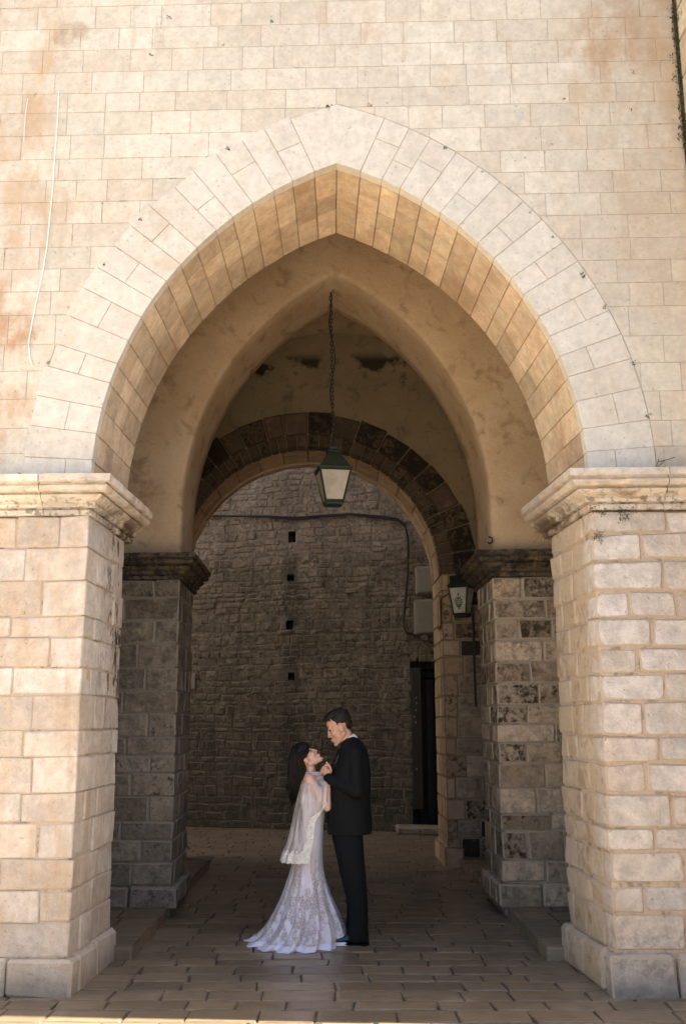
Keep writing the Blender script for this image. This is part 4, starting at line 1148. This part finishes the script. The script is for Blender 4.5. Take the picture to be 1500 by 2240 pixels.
def clump(name, pts, lab):
    mb = MB()
    for (px_, py_, n, s_) in pts:
        for _ in range(n):
            p = wl(px_ + U(-9, 9), py_ + U(-6, 10), U(0, .03)); m = tuft(p, s_, 3); n0 = len(mb.v); mb.v += m.v
            for f in m.f: mb.face(tuple(i + n0 for i in f))
    o = mb.build(name, plain_mat(name + ' green', (.075, .07, .03), .9, var=.5, vs_=80)); tagit(o, lab, 'moss', kind='stuff')
clump('moss_clump', [(1300, 1113, 12, .022), (1316, 1118, 14, .025), (1345, 1114, 10, .02), (1358, 1116, 20, .025), (1361, 1130, 12, .03), (1385, 1111, 8, .025)], 'ragged dark moss hanging under the right capital')
clump('moss_patch', [(1304, 1170, 20, .025), (1310, 1178, 10, .02)], 'small patch of dark moss on the first joint of the right pier')

# ------------------------------------------------------------------ people
def head(mb, M, s):
    def E(c, r): ellipsoid(mb, M @ (Vector(c) * s), tuple(x * s for x in r), M.to_3x3(), 20, 14)
    def Cp(a, b, ra, rb): capsule(mb, M @ (Vector(a) * s), M @ (Vector(b) * s), ra * s, rb * s)
    E((-.012, 0, .045), (.098, .076, .093)); E((.035, 0, -.018), (.054, .058, .085)); E((.048, 0, .048), (.043, .058, .05)); E((.060, 0, -.045), (.028, .034, .035))
    for q in (-1, 1):
        Cp((-.005, q * .050, -.05), (.072, q * .012, -.100), .024, .020); E((.062, q * .036, -.02), (.026, .026, .026))
        E((.093, q * .013, -.033), (.011, .009, .009))
        E((-.006, q * .080, -.004), (.019, .010, .033)); Cp((.086, q * .012, .028), (.078, q * .045, .028), .010, .009)
    E((.080, 0, -.102), (.018, .022, .016)); Cp((.090, 0, .014), (.107, 0, -.026), .008, .0105)
    E((.093, 0, -.058), (.010, .024, .008)); E((.091, 0, -.071), (.009, .020, .008)); E((.080, 0, -.066), (.018, .028, .025))
def facebits(parent, M, s, lipc, lash):
    for q in (-1, 1):
        mb = MB(); ellipsoid(mb, M @ (Vector((.0655, q * .030, .011)) * s), (.0125 * s,) * 3, M.to_3x3(), 12, 8); mb.build('eye', M_eye, parent, smooth=True)
        mb = MB(); ellipsoid(mb, M @ (Vector((.0772, q * .030, .010)) * s), (.003 * s, .0055 * s, .0055 * s), M.to_3x3(), 10, 6); mb.build('iris', M_iris, parent, smooth=True)
        mb = MB(); pts = [M @ (Vector(p) * s) for p in ((.0985, q * .012, .034), (.0935, q * .030, .041), (.083, q * .046, .036))]; tube(mb, pts, [.003 * s, .0035 * s, .002 * s], 6); mb.build('eyebrow', M_hair, parent, smooth=True)
        mb = MB(); pts = [M @ (Vector(p) * s) for p in ((.082, q * .019, .014), (.081, q * .031, .018), (.072, q * .044, .011))]; tube(mb, pts, lash * s, 6); mb.build('eyelid', M_hair, parent, smooth=True)
    mb = MB(); ellipsoid(mb, M @ (Vector((.0985, 0, -.059)) * s), (.0075 * s, .021 * s, .0055 * s), M.to_3x3(), 12, 8); ellipsoid(mb, M @ (Vector((.0965, 0, -.070)) * s), (.0075 * s, .018 * s, .006 * s), M.to_3x3(), 12, 8)
    mb.build('lips', lipc, parent, smooth=True)
def skin(name, c):
    k = NB(name); n = k.noise(14, 4); k.lk(k.mix(k.ss(n, .35, .7), c, (c[0] * .92, c[1] * .78, c[2] * .72)), k.p.inputs['Base Color'])
    k.p.inputs['Roughness'].default_value = .5; k.p.inputs['Subsurface Weight'].default_value = .08; k.p.inputs['Subsurface Radius'].default_value = (.02, .008, .004); k.p.inputs['Subsurface Scale'].default_value = .3
    return k.m
M_skinM = skin('tanned skin', (.60, .36, .255)); M_skinF = skin('fair skin', (.74, .47, .36))
M_eye = plain_mat('eye white', (.75, .72, .68), .2, var=.02); M_iris = plain_mat('dark iris', (.03, .02, .015), .2)
def hair_mat(name, c):
    k = NB(name); n = k.noise(60, 4, .6, stretch=(1.6, 1.6, .12)); k.lk(k.scale(c, k.add(.4, k.mul(n, 1.3))), k.p.inputs['Base Color'])
    k.p.inputs['Roughness'].default_value = .5; k.p.inputs['Specular IOR Level'].default_value = .2; k.bump(n, .6, .006); return k.m
M_hair = hair_mat('dark brown black hair', (.010, .008, .007)); M_lipF = plain_mat('rose lips', (.50, .16, .15), .4); M_lipM = plain_mat('natural lips', (.48, .22, .17), .5)
M_suit = plain_mat('black wool suit', (.006, .007, .0075), .8, var=.25, vs_=200, bump=.2); M_suit.node_tree.nodes['Principled BSDF'].inputs['Specular IOR Level'].default_value = .2
M_shirt = plain_mat('white shirt cotton', (.80, .77, .80), .7, var=.04); M_shoe = plain_mat('black polished shoe painted teal sheen', (.008, .045, .055), .2); M_satin = plain_mat('black satin', (.012, .012, .014), .35)  # teal reflection on the black shoe put into its base colour
def ring(xa, xb, py, Y, hw, n=28, e=2.3, fold=0.0, nf=0, ph=0.0, Yoff=None):
    A = at(xa, py, Y); B = at(xb, py, Y); cx_ = (A.x + B.x) / 2; a = abs(B.x - A.x) / 2; z = A.z; out = []
    for k in range(n):
        t = 2 * pi * k / n; cs, sn = cos(t), sin(t); f = 1 + fold * sin(nf * t + ph) + fold * .5 * sin((nf * 2 - 1) * t + ph * 2)
        out.append(Vector((cx_ + a * f * math.copysign(abs(cs) ** (2 / e), cs), Y + hw * f * math.copysign(abs(sn) ** (2 / e), sn), z)))
    return out
def smooth_list(L, n):
    """resample control rows smoothly"""
    out = []; m = len(L)
    for i in range(n):
        t = i / (n - 1) * (m - 1); k = min(int(t), m - 2); f = t - k
        p0 = L[max(k - 1, 0)]; p1 = L[k]; p2 = L[k + 1]; p3 = L[min(k + 2, m - 1)]
        out.append([.5 * (2 * b + (c - a) * f + (2 * a - 5 * b + 4 * c - d) * f * f + (3 * b - a - 3 * c + d) * f ** 3) for a, b, c, d in zip(p0, p1, p2, p3)])
    return out

# ---- man
YM = 1.62
GR = empty('person', at(770, 2066, YM), 'tall man in a black suit and bow tie looking down at the woman', 'person'); GR.location.z = 0
sM = 1.06; earM = at(744, 1592, YM - .08)
HM = Matrix.Translation((earM.x, YM, earM.z)) @ Matrix.Rotation(radians(180), 4, 'Z') @ Matrix.Rotation(radians(24), 4, 'Y')
mb = MB(); head(mb, HM, sM)
def A_(px, py, dy): return at(px, py, YM + dy)
capsule(mb, A_(752, 1603, 0), A_(766, 1632, 0), .056, .062)
ellipsoid(mb, A_(772, 1675, 0), (.10, .17, .17)); ellipsoid(mb, A_(768, 1750, 0), (.10, .14, .16)); ellipsoid(mb, A_(766, 1812, 0), (.105, .15, .12))
capsule(mb, A_(760, 1810, -.09), A_(778, 1930, -.09), .085, .055); capsule(mb, A_(778, 1930, -.09), A_(788, 2045, -.09), .055, .04); capsule(mb, A_(790, 2052, -.09), A_(745, 2060, -.09), .035, .028)
capsule(mb, A_(760, 1810, .09), A_(772, 1930, .09), .085, .055); capsule(mb, A_(772, 1930, .09), A_(784, 2040, .09), .055, .04); capsule(mb, A_(786, 2047, .09), A_(745, 2056, .09), .035, .028)
capsule(mb, A_(776, 1648, -.15), A_(778, 1730, -.21), .052, .042); capsule(mb, A_(778, 1730, -.21), A_(722, 1700, -.10), .040, .029)
capsule(mb, A_(776, 1648, .15), A_(778, 1730, .21), .052, .042); capsule(mb, A_(778, 1730, .21), A_(722, 1702, .03), .040, .029)
def hand(mb, base, knuck, tips, r=.0095):
    pass
# near hand: palm plus four curled fingers and a thumb closing over hers
W0 = A_(722, 1700, -.10); K = A_(709, 1681, -.10)
ellipsoid(mb, (W0 + K) * .5, (.036, .019, .045), Matrix.Rotation(radians(-38), 3, 'Y'), 14, 9)
for i, (kx, ky) in enumerate(((715, 1673), (710, 1675), (706, 1680), (704, 1687))):
    a = A_(kx, ky, -.115); b = A_(kx - 3.5, ky + 5, -.105 + .01); c = A_(kx - 1, ky + 11, -.07)
    capsule(mb, a, b, .0105, .0098, 8); capsule(mb, b, c, .0098, .0085, 8)
capsule(mb, A_(724, 1686, -.125), A_(721, 1676, -.12), .0115, .0105, 8); capsule(mb, A_(721, 1676, -.12), A_(714, 1668, -.11), .0105, .009, 8)
W1 = A_(722, 1702, .03); ellipsoid(mb, A_(712, 1690, .0), (.034, .018, .042), Matrix.Rotation(radians(-38), 3, 'Y'), 14, 9)
for i in range(4):
    a = A_(710 - i * 2.5, 1679 + i * 4, .0); capsule(mb, a, A_(703 - i, 1684 + i * 4, -.03), .0098, .0088, 8)
capsule(mb, A_(716, 1682, -.02), A_(711, 1674, -.05), .0105, .009, 8)
fuse(mb, 'body', M_skinM, GR, .0045, 5)
facebits(GR, HM, sM, M_lipM, .0022)
M_hairM = hair_mat('short brown hair', (.017, .012, .009))
mb = MB()                                                      # short dark hair
def HE(c, r): ellipsoid(mb, HM @ (Vector(c) * sM), tuple(x * sM for x in r), HM.to_3x3(), 22, 14)
HE((-.022, 0, .060), (.092, .0800, .086)); HE((.022, 0, .112), (.060, .058, .034)); HE((-.060, 0, .015), (.048, .066, .055)); HE((.046, 0, .102), (.042, .054, .022)); HE((.008, 0, .040), (.026, .0765, .045))
for _ in range(60):
    a = U(0, 2 * pi); b = U(0.2, 1.3); p = Vector((-.02 + .096 * cos(a) * cos(b), .08 * sin(a) * cos(b), .062 + .088 * sin(b))); p = HM @ (p * sM); capsule(mb, p, p + HM.to_3x3() @ Vector((.012, 0, .004)), .006, .004, 6)
fuse(mb, 'hair', M_hairM, GR, .0042, 2)
mb = MB()                                                      # jacket
JR = [(757, 777, 1611, .055), (750, 786, 1618, .085), (745, 797, 1628, .15), (741, 802, 1640, .185), (735, 807, 1658, .205), (729, 810, 1685, .21), (722, 811, 1715, .205), (717, 810, 1745, .205), (715, 811, 1775, .205), (715, 813, 1800, .212), (716, 813, 1823, .215)]
loft(mb, [ring(a, b, y_, YM, hw) for a, b, y_, hw in smooth_list(JR, 30)][::-1])
for q in (-1, 1):
    capsule(mb, A_(776, 1648, q * .155), A_(779, 1733, q * .215), .062, .055); capsule(mb, A_(779, 1733, q * .225), A_(719, 1702, -.10 if q < 0 else .03), .054, .045)
# sleeve cuffs flare open
mo = fuse(mb, 'jacket', M_suit, GR, .006, 5)
mb = MB()                                                      # shirt front and collar
SR = [(748, 764, 1634, .03), (743, 764, 1642, .045), (737, 762, 1655, .055), (731, 760, 1672, .05), (727, 756, 1690, .035)]
loft(mb, [ring(a - 1.2, b, y_, YM - .012, hw) for a, b, y_, hw in smooth_list(SR, 14)][::-1]); mb.build('shirt', M_shirt, GR, smooth=True)
mb = MB(); rows = []
for k, (t0) in enumerate((0, 1)):
    pass
cA, cB = A_(747, 1629, 0), A_(777, 1607, 0)                     # stand collar: tilted ring round the neck
ax = (cB - cA).normalized(); cen = (cA + cB) / 2; upv = Vector((-ax.z, 0, ax.x)); upv = upv if upv.z > 0 else -upv
L = (cB - cA).length / 2
for h_, g_ in ((-.030, 1.04), (-.012, 1.02), (.014, .96), (.016, .90), (-.01, .9)):
    rows.append([cen + upv * h_ + ax * (L * g_ * cos(t)) + Vector((0, 1, 0)) * (.066 * g_ * sin(t)) for t in np.linspace(0, 2 * pi, 24, endpoint=False)])
mb.quad_grid(rows, closed=True); mb.build('collar', M_shirt, GR, smooth=True)
mb = MB(); bt = A_(744.5, 1633, 0)                              # bow tie
for q in (-1, 1): 
    capsule(mb, bt + Vector((-.012, q * .004, 0)), bt + Vector((-.010, q * .045, 0)), .008, .019, 10)
ellipsoid(mb, bt + Vector((-.016, 0, 0)), (.011, .011, .012)); mb.build('bow_tie', M_satin, GR, smooth=True)
for q in (-1, 1):                                               # lapels
    mb = MB(); P = [(752, 1622, .07), (744, 1640, .105), (733, 1662, .10), (726, 1690, .05)]
    rows = []
    for px_, py_, w_ in P:
        a = A_(px_, py_, 0); rows.append([Vector((a.x - .012 + d * .03, YM + q * (w_ * (.35 + .65 * d)), a.z + .004)) for d in (0, .5, 1)] )
    mb.quad_grid(rows); o_ = mb.build('lapel', M_satin, GR, smooth=True)
    sol = o_.modifiers.new('s', 'SOLIDIFY'); sol.thickness = .006
TR = [(728, 793, 1800, .10), (727, 794, 1832, .10), (733, 796, 1860, .10), (742, 799, 1902, .09), (751, 802, 1940, .083), (759, 804, 1975, .076), (760, 805, 2010, .072), (757, 805, 2035, .074), (756, 806, 2052, .076)]
for q in (-1, 1):
    mb = MB(); rr = []
    for a, b, y_, hw in smooth_list(TR, 26):
        sh = 0 if q < 0 else -3
        r_ = ring(a + 2 + sh, b + sh - 1, y_, YM, hw, 24, 2.2, .025 * min(1, max(0, (y_ - 1990) / 40)) + .004, 3, y_ * .09)
        rr.append([p + Vector((0, q * .10, 0)) for p in r_])
    loft(mb, rr[::-1]); mb.build('trouser_leg', M_suit, GR, smooth=True)
for q in (-1, 1):                                               # shoes
    mb = MB(); SX = [(806, .0, .03), (803, .05, .038), (790, .075, .042), (775, .085, .043), (760, .07, .044), (745, .052, .048), (732, .042, .047), (722, .033, .036), (718, .022, .015)]
    rows = []; 
    for px_, h_, w_ in SX:
        xx = at(px_, 2066, YM).x + (0 if q < 0 else -.02); h_ = max(h_, .03)
        rows.append([(xx, YM + q * .10 + w_ * cos(t), max(.0, .5 * h_ + .5 * h_ * sin(t) * 1.0) + .012) for t in np.linspace(0, 2 * pi, 16, endpoint=False)])
    loft(mb, rows); s_o = mb.build('shoe', M_shoe, GR, smooth=True)
    mb = MB(); rows = []
    for px_, h_, w_ in SX:
        xx = at(px_, 2066, YM).x + (0 if q < 0 else -.02); rows.append([(xx, YM + q * .10 + w_ * 1.03 * cos(t), .009 + .009 * sin(t)) for t in np.linspace(0, 2 * pi, 12, endpoint=False)])
    loft(mb, rows); mb.build('sole', M_suit, s_o)

# ---- woman
YB = 1.66
BR = empty('person', at(660, 2066, YB), 'dark haired woman in white lace mermaid gown and sheer cape looking up', 'person'); BR.location.z = 0
sB = .97; earB = at(669, 1661, YB - .08)
HB = Matrix.Translation((earB.x, YB, earB.z)) @ Matrix.Rotation(radians(-52), 4, 'Y')
mb = MB(); head(mb, HB, sB)
def B_(px, py, dy): return at(px, py, YB + dy)
capsule(mb, B_(677, 1668, 0), B_(680, 1698, 0), .040, .046)
capsule(mb, B_(676, 1703, -.13), B_(676, 1703, .13), .046, .046); ellipsoid(mb, B_(678, 1722, 0), (.085, .14, .11)); ellipsoid(mb, B_(690, 1745, -.06), (.06, .055, .06)); ellipsoid(mb, B_(690, 1745, .06), (.06, .055, .06))
ellipsoid(mb, B_(684, 1780, 0), (.075, .11, .14)); ellipsoid(mb, B_(678, 1845, 0), (.095, .15, .14))
for q in (-1, 1):
    capsule(mb, B_(678, 1850, q * .07), B_(675, 1950, q * .06), .08, .05); capsule(mb, B_(675, 1950, q * .06), B_(672, 2045, q * .06), .048, .03); capsule(mb, B_(672, 2058, q * .06), B_(695, 2062, q * .06), .026, .02)
    sh_ = B_(677, 1706, q * .15); el = B_(715, 1766, q * .17); wr = B_(717, 1706, -.13 if q < 0 else .02)
    capsule(mb, sh_, el, .042, .033); capsule(mb, el, wr, .033, .021)
    hd = B_(712, 1690, -.12 if q < 0 else .0)
    capsule(mb, wr, hd, .021, .024)
    for i in range(4): 
        b_ = hd + Vector((-.022 + i * .013, -.004, .012)); capsule(mb, b_, b_ + Vector((.004, .008, .030 - .003 * abs(i - 1.5))), .0085, .0075, 8); capsule(mb, b_ + Vector((.004, .008, .03)), b_ + Vector((.018, .014, .040)), .0075, .0065, 8)
    capsule(mb, hd + Vector((.016, -.008, 0)), hd + Vector((.034, -.012, .022)), .009, .007, 8)
fuse(mb, 'body', M_skinF, BR, .0045, 5)
facebits(BR, HB, sB, M_lipF, .0042)
mb = MB()                                                      # long dark hair
HR_ = [(656, 668, 1622.5, .02), (646, 675.5, 1628, .062), (639, 678, 1638, .082), (636, 676, 1649, .088), (634.5, 667, 1664, .086), (633, 671, 1680, .08), (632, 668, 1698, .078), (632, 660, 1716, .07), (634, 655, 1732, .055), (639, 650, 1746, .03), (643, 648, 1753, .01)]
loft(mb, [ring(a, b, y_, YB, hw, 64, 2.9, .012 + .02 * max(0, (y_ - 1680) / 70), 11, y_ * .02) for a, b, y_, hw in smooth_list(HR_, 44)][::-1])
hairo = mb.build('hair', M_hair, BR, smooth=True)
mb = MB()
for _ in range(150):                                           # loose strands over the mass of hair
    t = U(.55 * pi, 1.75 * pi); off_ = U(0.0, .010); k0 = random.randint(6, 16); k1 = random.randint(30, 43); pts = []
    HRr = smooth_list(HR_, 44); ph = U(0, 6)
    for i in range(k0, k1, 3):
        a, b, y_, hw = HRr[i]; A = at(a, y_, YB); B2 = at(b, y_, YB); rx = (B2.x - A.x) / 2 + off_; cx_ = (A.x + B2.x) / 2; tt = t + .10 * sin(i * .22 + ph)
        cs, sn = cos(tt), sin(tt); pts.append((cx_ + rx * math.copysign(abs(cs) ** .7, cs), YB + (hw + off_) * math.copysign(abs(sn) ** .7, sn), A.z))
    pts.append((pts[-1][0] + U(-.02, .015), pts[-1][1] + U(-.02, .02), pts[-1][2] - U(.02, .06)))
    if len(pts) > 2: tube(mb, pts, [U(.003, .006)] * (len(pts) - 1) + [.001], 5)
tagit(mb.build('loose_strands', M_hair, BR, smooth=True), kind='stuff')
# lace gown
def lace_mat():
    k = NB('white lace over blush lining'); p = k.pos; z = k.sep(p)[2]
    dist = k.noise(6, 4, .6)
    v1 = k.voro(48, 'DISTANCE_TO_EDGE'); v2 = k.voro(110, 'DISTANCE_TO_EDGE'); n = k.noise(7, 6, .75, dist=.8); st = k.noise(20, 3, .5, stretch=(1.0, 1.0, .10))
    flower = k.ss(n, .47, .57); net = k.ss(v2, .10, .03); vein = k.ss(v1, .12, .05)
    low = k.ss(k.add(z, k.mul(dist, .3)), 1.05, .45)
    cover = k.mx(k.mx(k.mul(flower, .9), k.mul(vein, .75)), k.mul(net, .45))
    cover = k.mx(cover, k.mul(k.ss(st, .50, .60), .95)); cover = k.mx(cover, k.ss(low, .8, .1))
    c = k.mix(cover, (.40, .30, .24), (.82, .77, .84)); c = k.mix(k.mul(k.ss(k.noise(3.5, 4), .5, .7), .35), c, (.66, .54, .44))
    k.lk(c, k.p.inputs['Base Color']); k.p.inputs['Roughness'].default_value = .6; k.p.inputs['Sheen Weight'].default_value = .3
    k.bump(k.add(cover, k.mul(st, .5)), .4, .006); return k.m
M_lace = lace_mat(); M_white = plain_mat('white satin hem', (.82, .78, .88), .45, var=.05)
GRG = [(664, 694, 1722, .10, 0), (658, 706, 1733, .125, 0), (657, 711, 1748, .135, 0), (660, 712, 1765, .128, 0), (661, 710.5, 1785, .118, 0), (658, 708, 1805, .13, 0), (651, 707, 1830, .16, 0), (645, 706, 1855, .175, .004),
       (640, 706, 1883, .172, .008), (633, 709, 1910, .17, .012), (625, 716, 1937, .19, .022), (615, 725, 1965, .23, .035), (603, 737, 1995, .28, .06), (590, 746, 2020, .33, .07), (574, 752, 2040, .37, .075), (556, 755, 2054, .40, .075), (544, 756, 2063, .415, .075)]
def gown_rows(sel, n, sc=1.0):
    out = []
    for a, b, y_, hw, f in smooth_list(sel, n): 
        r_ = ring(a, b, y_, YB, hw, 160, 2.0, max(f, 0), 13, y_ * .006)
        # train: pull the rear part low and far, front part stays round
        out.append([Vector((p.x, p.y, max(p.z, .008))) for p in r_])
    return out
rows = gown_rows(GRG, 90)
mb = MB(); loft(mb, rows[::-1]); gown = mb.build('gown', M_lace, BR, smooth=True)
mb = MB(); hb = rows[-9:]; cenx = sum(p.x for p in hb[-1]) / 160
rows2 = [[Vector((cenx + (p.x - cenx) * 1.012, YB + (p.y - YB) * 1.012, p.z + .001)) for p in r_] for r_ in hb]; rows2.append([Vector((cenx + (p.x - cenx) * 1.02, YB + (p.y - YB) * 1.02, .003)) for p in hb[-1]])
mb.quad_grid(rows2, closed=True); mb.build('hem_band', M_white, BR, smooth=True)
# sheer cape
def tulle_mat():
    k = NB('sheer ivory tulle'); st = k.noise(24, 3, .5, stretch=(1, 1, .07)); k.lk((.82, .76, .72), k.p.inputs['Base Color']); k.p.inputs['Roughness'].default_value = .7
    k.lk(k.add(.30, k.mul(k.ss(st, .4, .65), .32)), k.p.inputs['Alpha']); return k.m
def trim_mat():
    k = NB('ivory lace trim'); v = k.voro(60, 'DISTANCE_TO_EDGE'); v2 = k.voro(28, 'F1'); n = k.noise(40, 3)
    a = k.mx(k.ss(v, .05, .12), k.ss(v2, .55, .3)); k.lk((.86, .82, .74), k.p.inputs['Base Color']); k.p.inputs['Roughness'].default_value = .7
    k.lk(k.mx(.74, k.ss(k.add(a, k.mul(k.sub(n, .5), .8)), .2, .6)), k.p.inputs['Alpha']); k.bump(a, .6, .004); return k.m
M_tulle = tulle_mat(); M_trim = trim_mat()
CP = [(669, 693, 1688, .055), (665, 695, 1696, .12), (661, 699, 1705, .17), (657, 708, 1718, .215), (653, 715, 1735, .225), (650, 719, 1748, .23), (646, 708, 1765, .225), (642, 694, 1785, .21), (638, 688, 1805, .20), (632, 686, 1830, .205), (626, 682, 1850, .21), (620, 679, 1868, .215), (617, 677, 1879, .218)]
cpl = smooth_list(CP, 60)
def cape_pt(i, u, off=0.0):
    """row i, u from 0 (near front edge) round the back to 1 (far front edge)"""
    a, b, y_, hw = cpl[i]; A = at(a, y_, YB); Bp = at(b, y_, YB - hw * .8); F_ = at(724, y_, YB)
    cx_ = (A.x + F_.x) / 2; rx = (F_.x - A.x) / 2 + off; ce = max(-1, min(.97, (Bp.x - cx_) / rx)); e_ = 3.2; te = acos(math.copysign(abs(ce) ** (e_ / 2), ce))
    if y_ < 1740: te = te * max(.35, (y_ - 1688) / 52) 
    t = te + (2 * pi - 2 * te) * u; f = 1 + (.012 + .03 * i / 60) * sin(t * 15)
    cs, sn = cos(t), sin(-t); return Vector((cx_ + rx * f * math.copysign(abs(cs) ** (2 / e_), cs), YB + (hw + off) * f * math.copysign(abs(sn) ** (2 / e_), sn), A.z))
mb = MB(); mb.quad_grid([[cape_pt(i, u) for u in np.linspace(0, 1, 110)] for i in range(60)]); mb.build('sheer_cape', M_tulle, BR, smooth=True)
mb = MB(); 
def sc(v_): return .5 + .5 * abs(sin(v_))
mb.quad_grid([[cape_pt(i, min(1, u * (.016 + .026 * sc(i * .42)) / .09), .006) for u in np.linspace(0, .09, 10)] for i in range(24, 60)])
hemrows = []
for j in range(10):
    row = []
    for u in np.linspace(0, 1, 140):
        d = j / 9; lo_ = 60 - (5 + 5 * sc(u * 48)); ii = lo_ + (59 - lo_) * d; i0 = min(58, int(ii)); f = ii - i0; row.append(cape_pt(i0, u, .0075).lerp(cape_pt(i0 + 1, u, .0075), f) - Vector((0, 0, .012 * d * sc(u * 70 + 1))))
    hemrows.append(row)
mb.quad_grid(hemrows); mb.build('lace_trim', M_trim, BR, smooth=True)
mb = MB(); mb.quad_grid([[cape_pt(i, u, .005) for u in np.linspace(0, 1, 60)] for i in range(0, 5)]); mb.build('neck_lace', M_trim, BR, smooth=True)
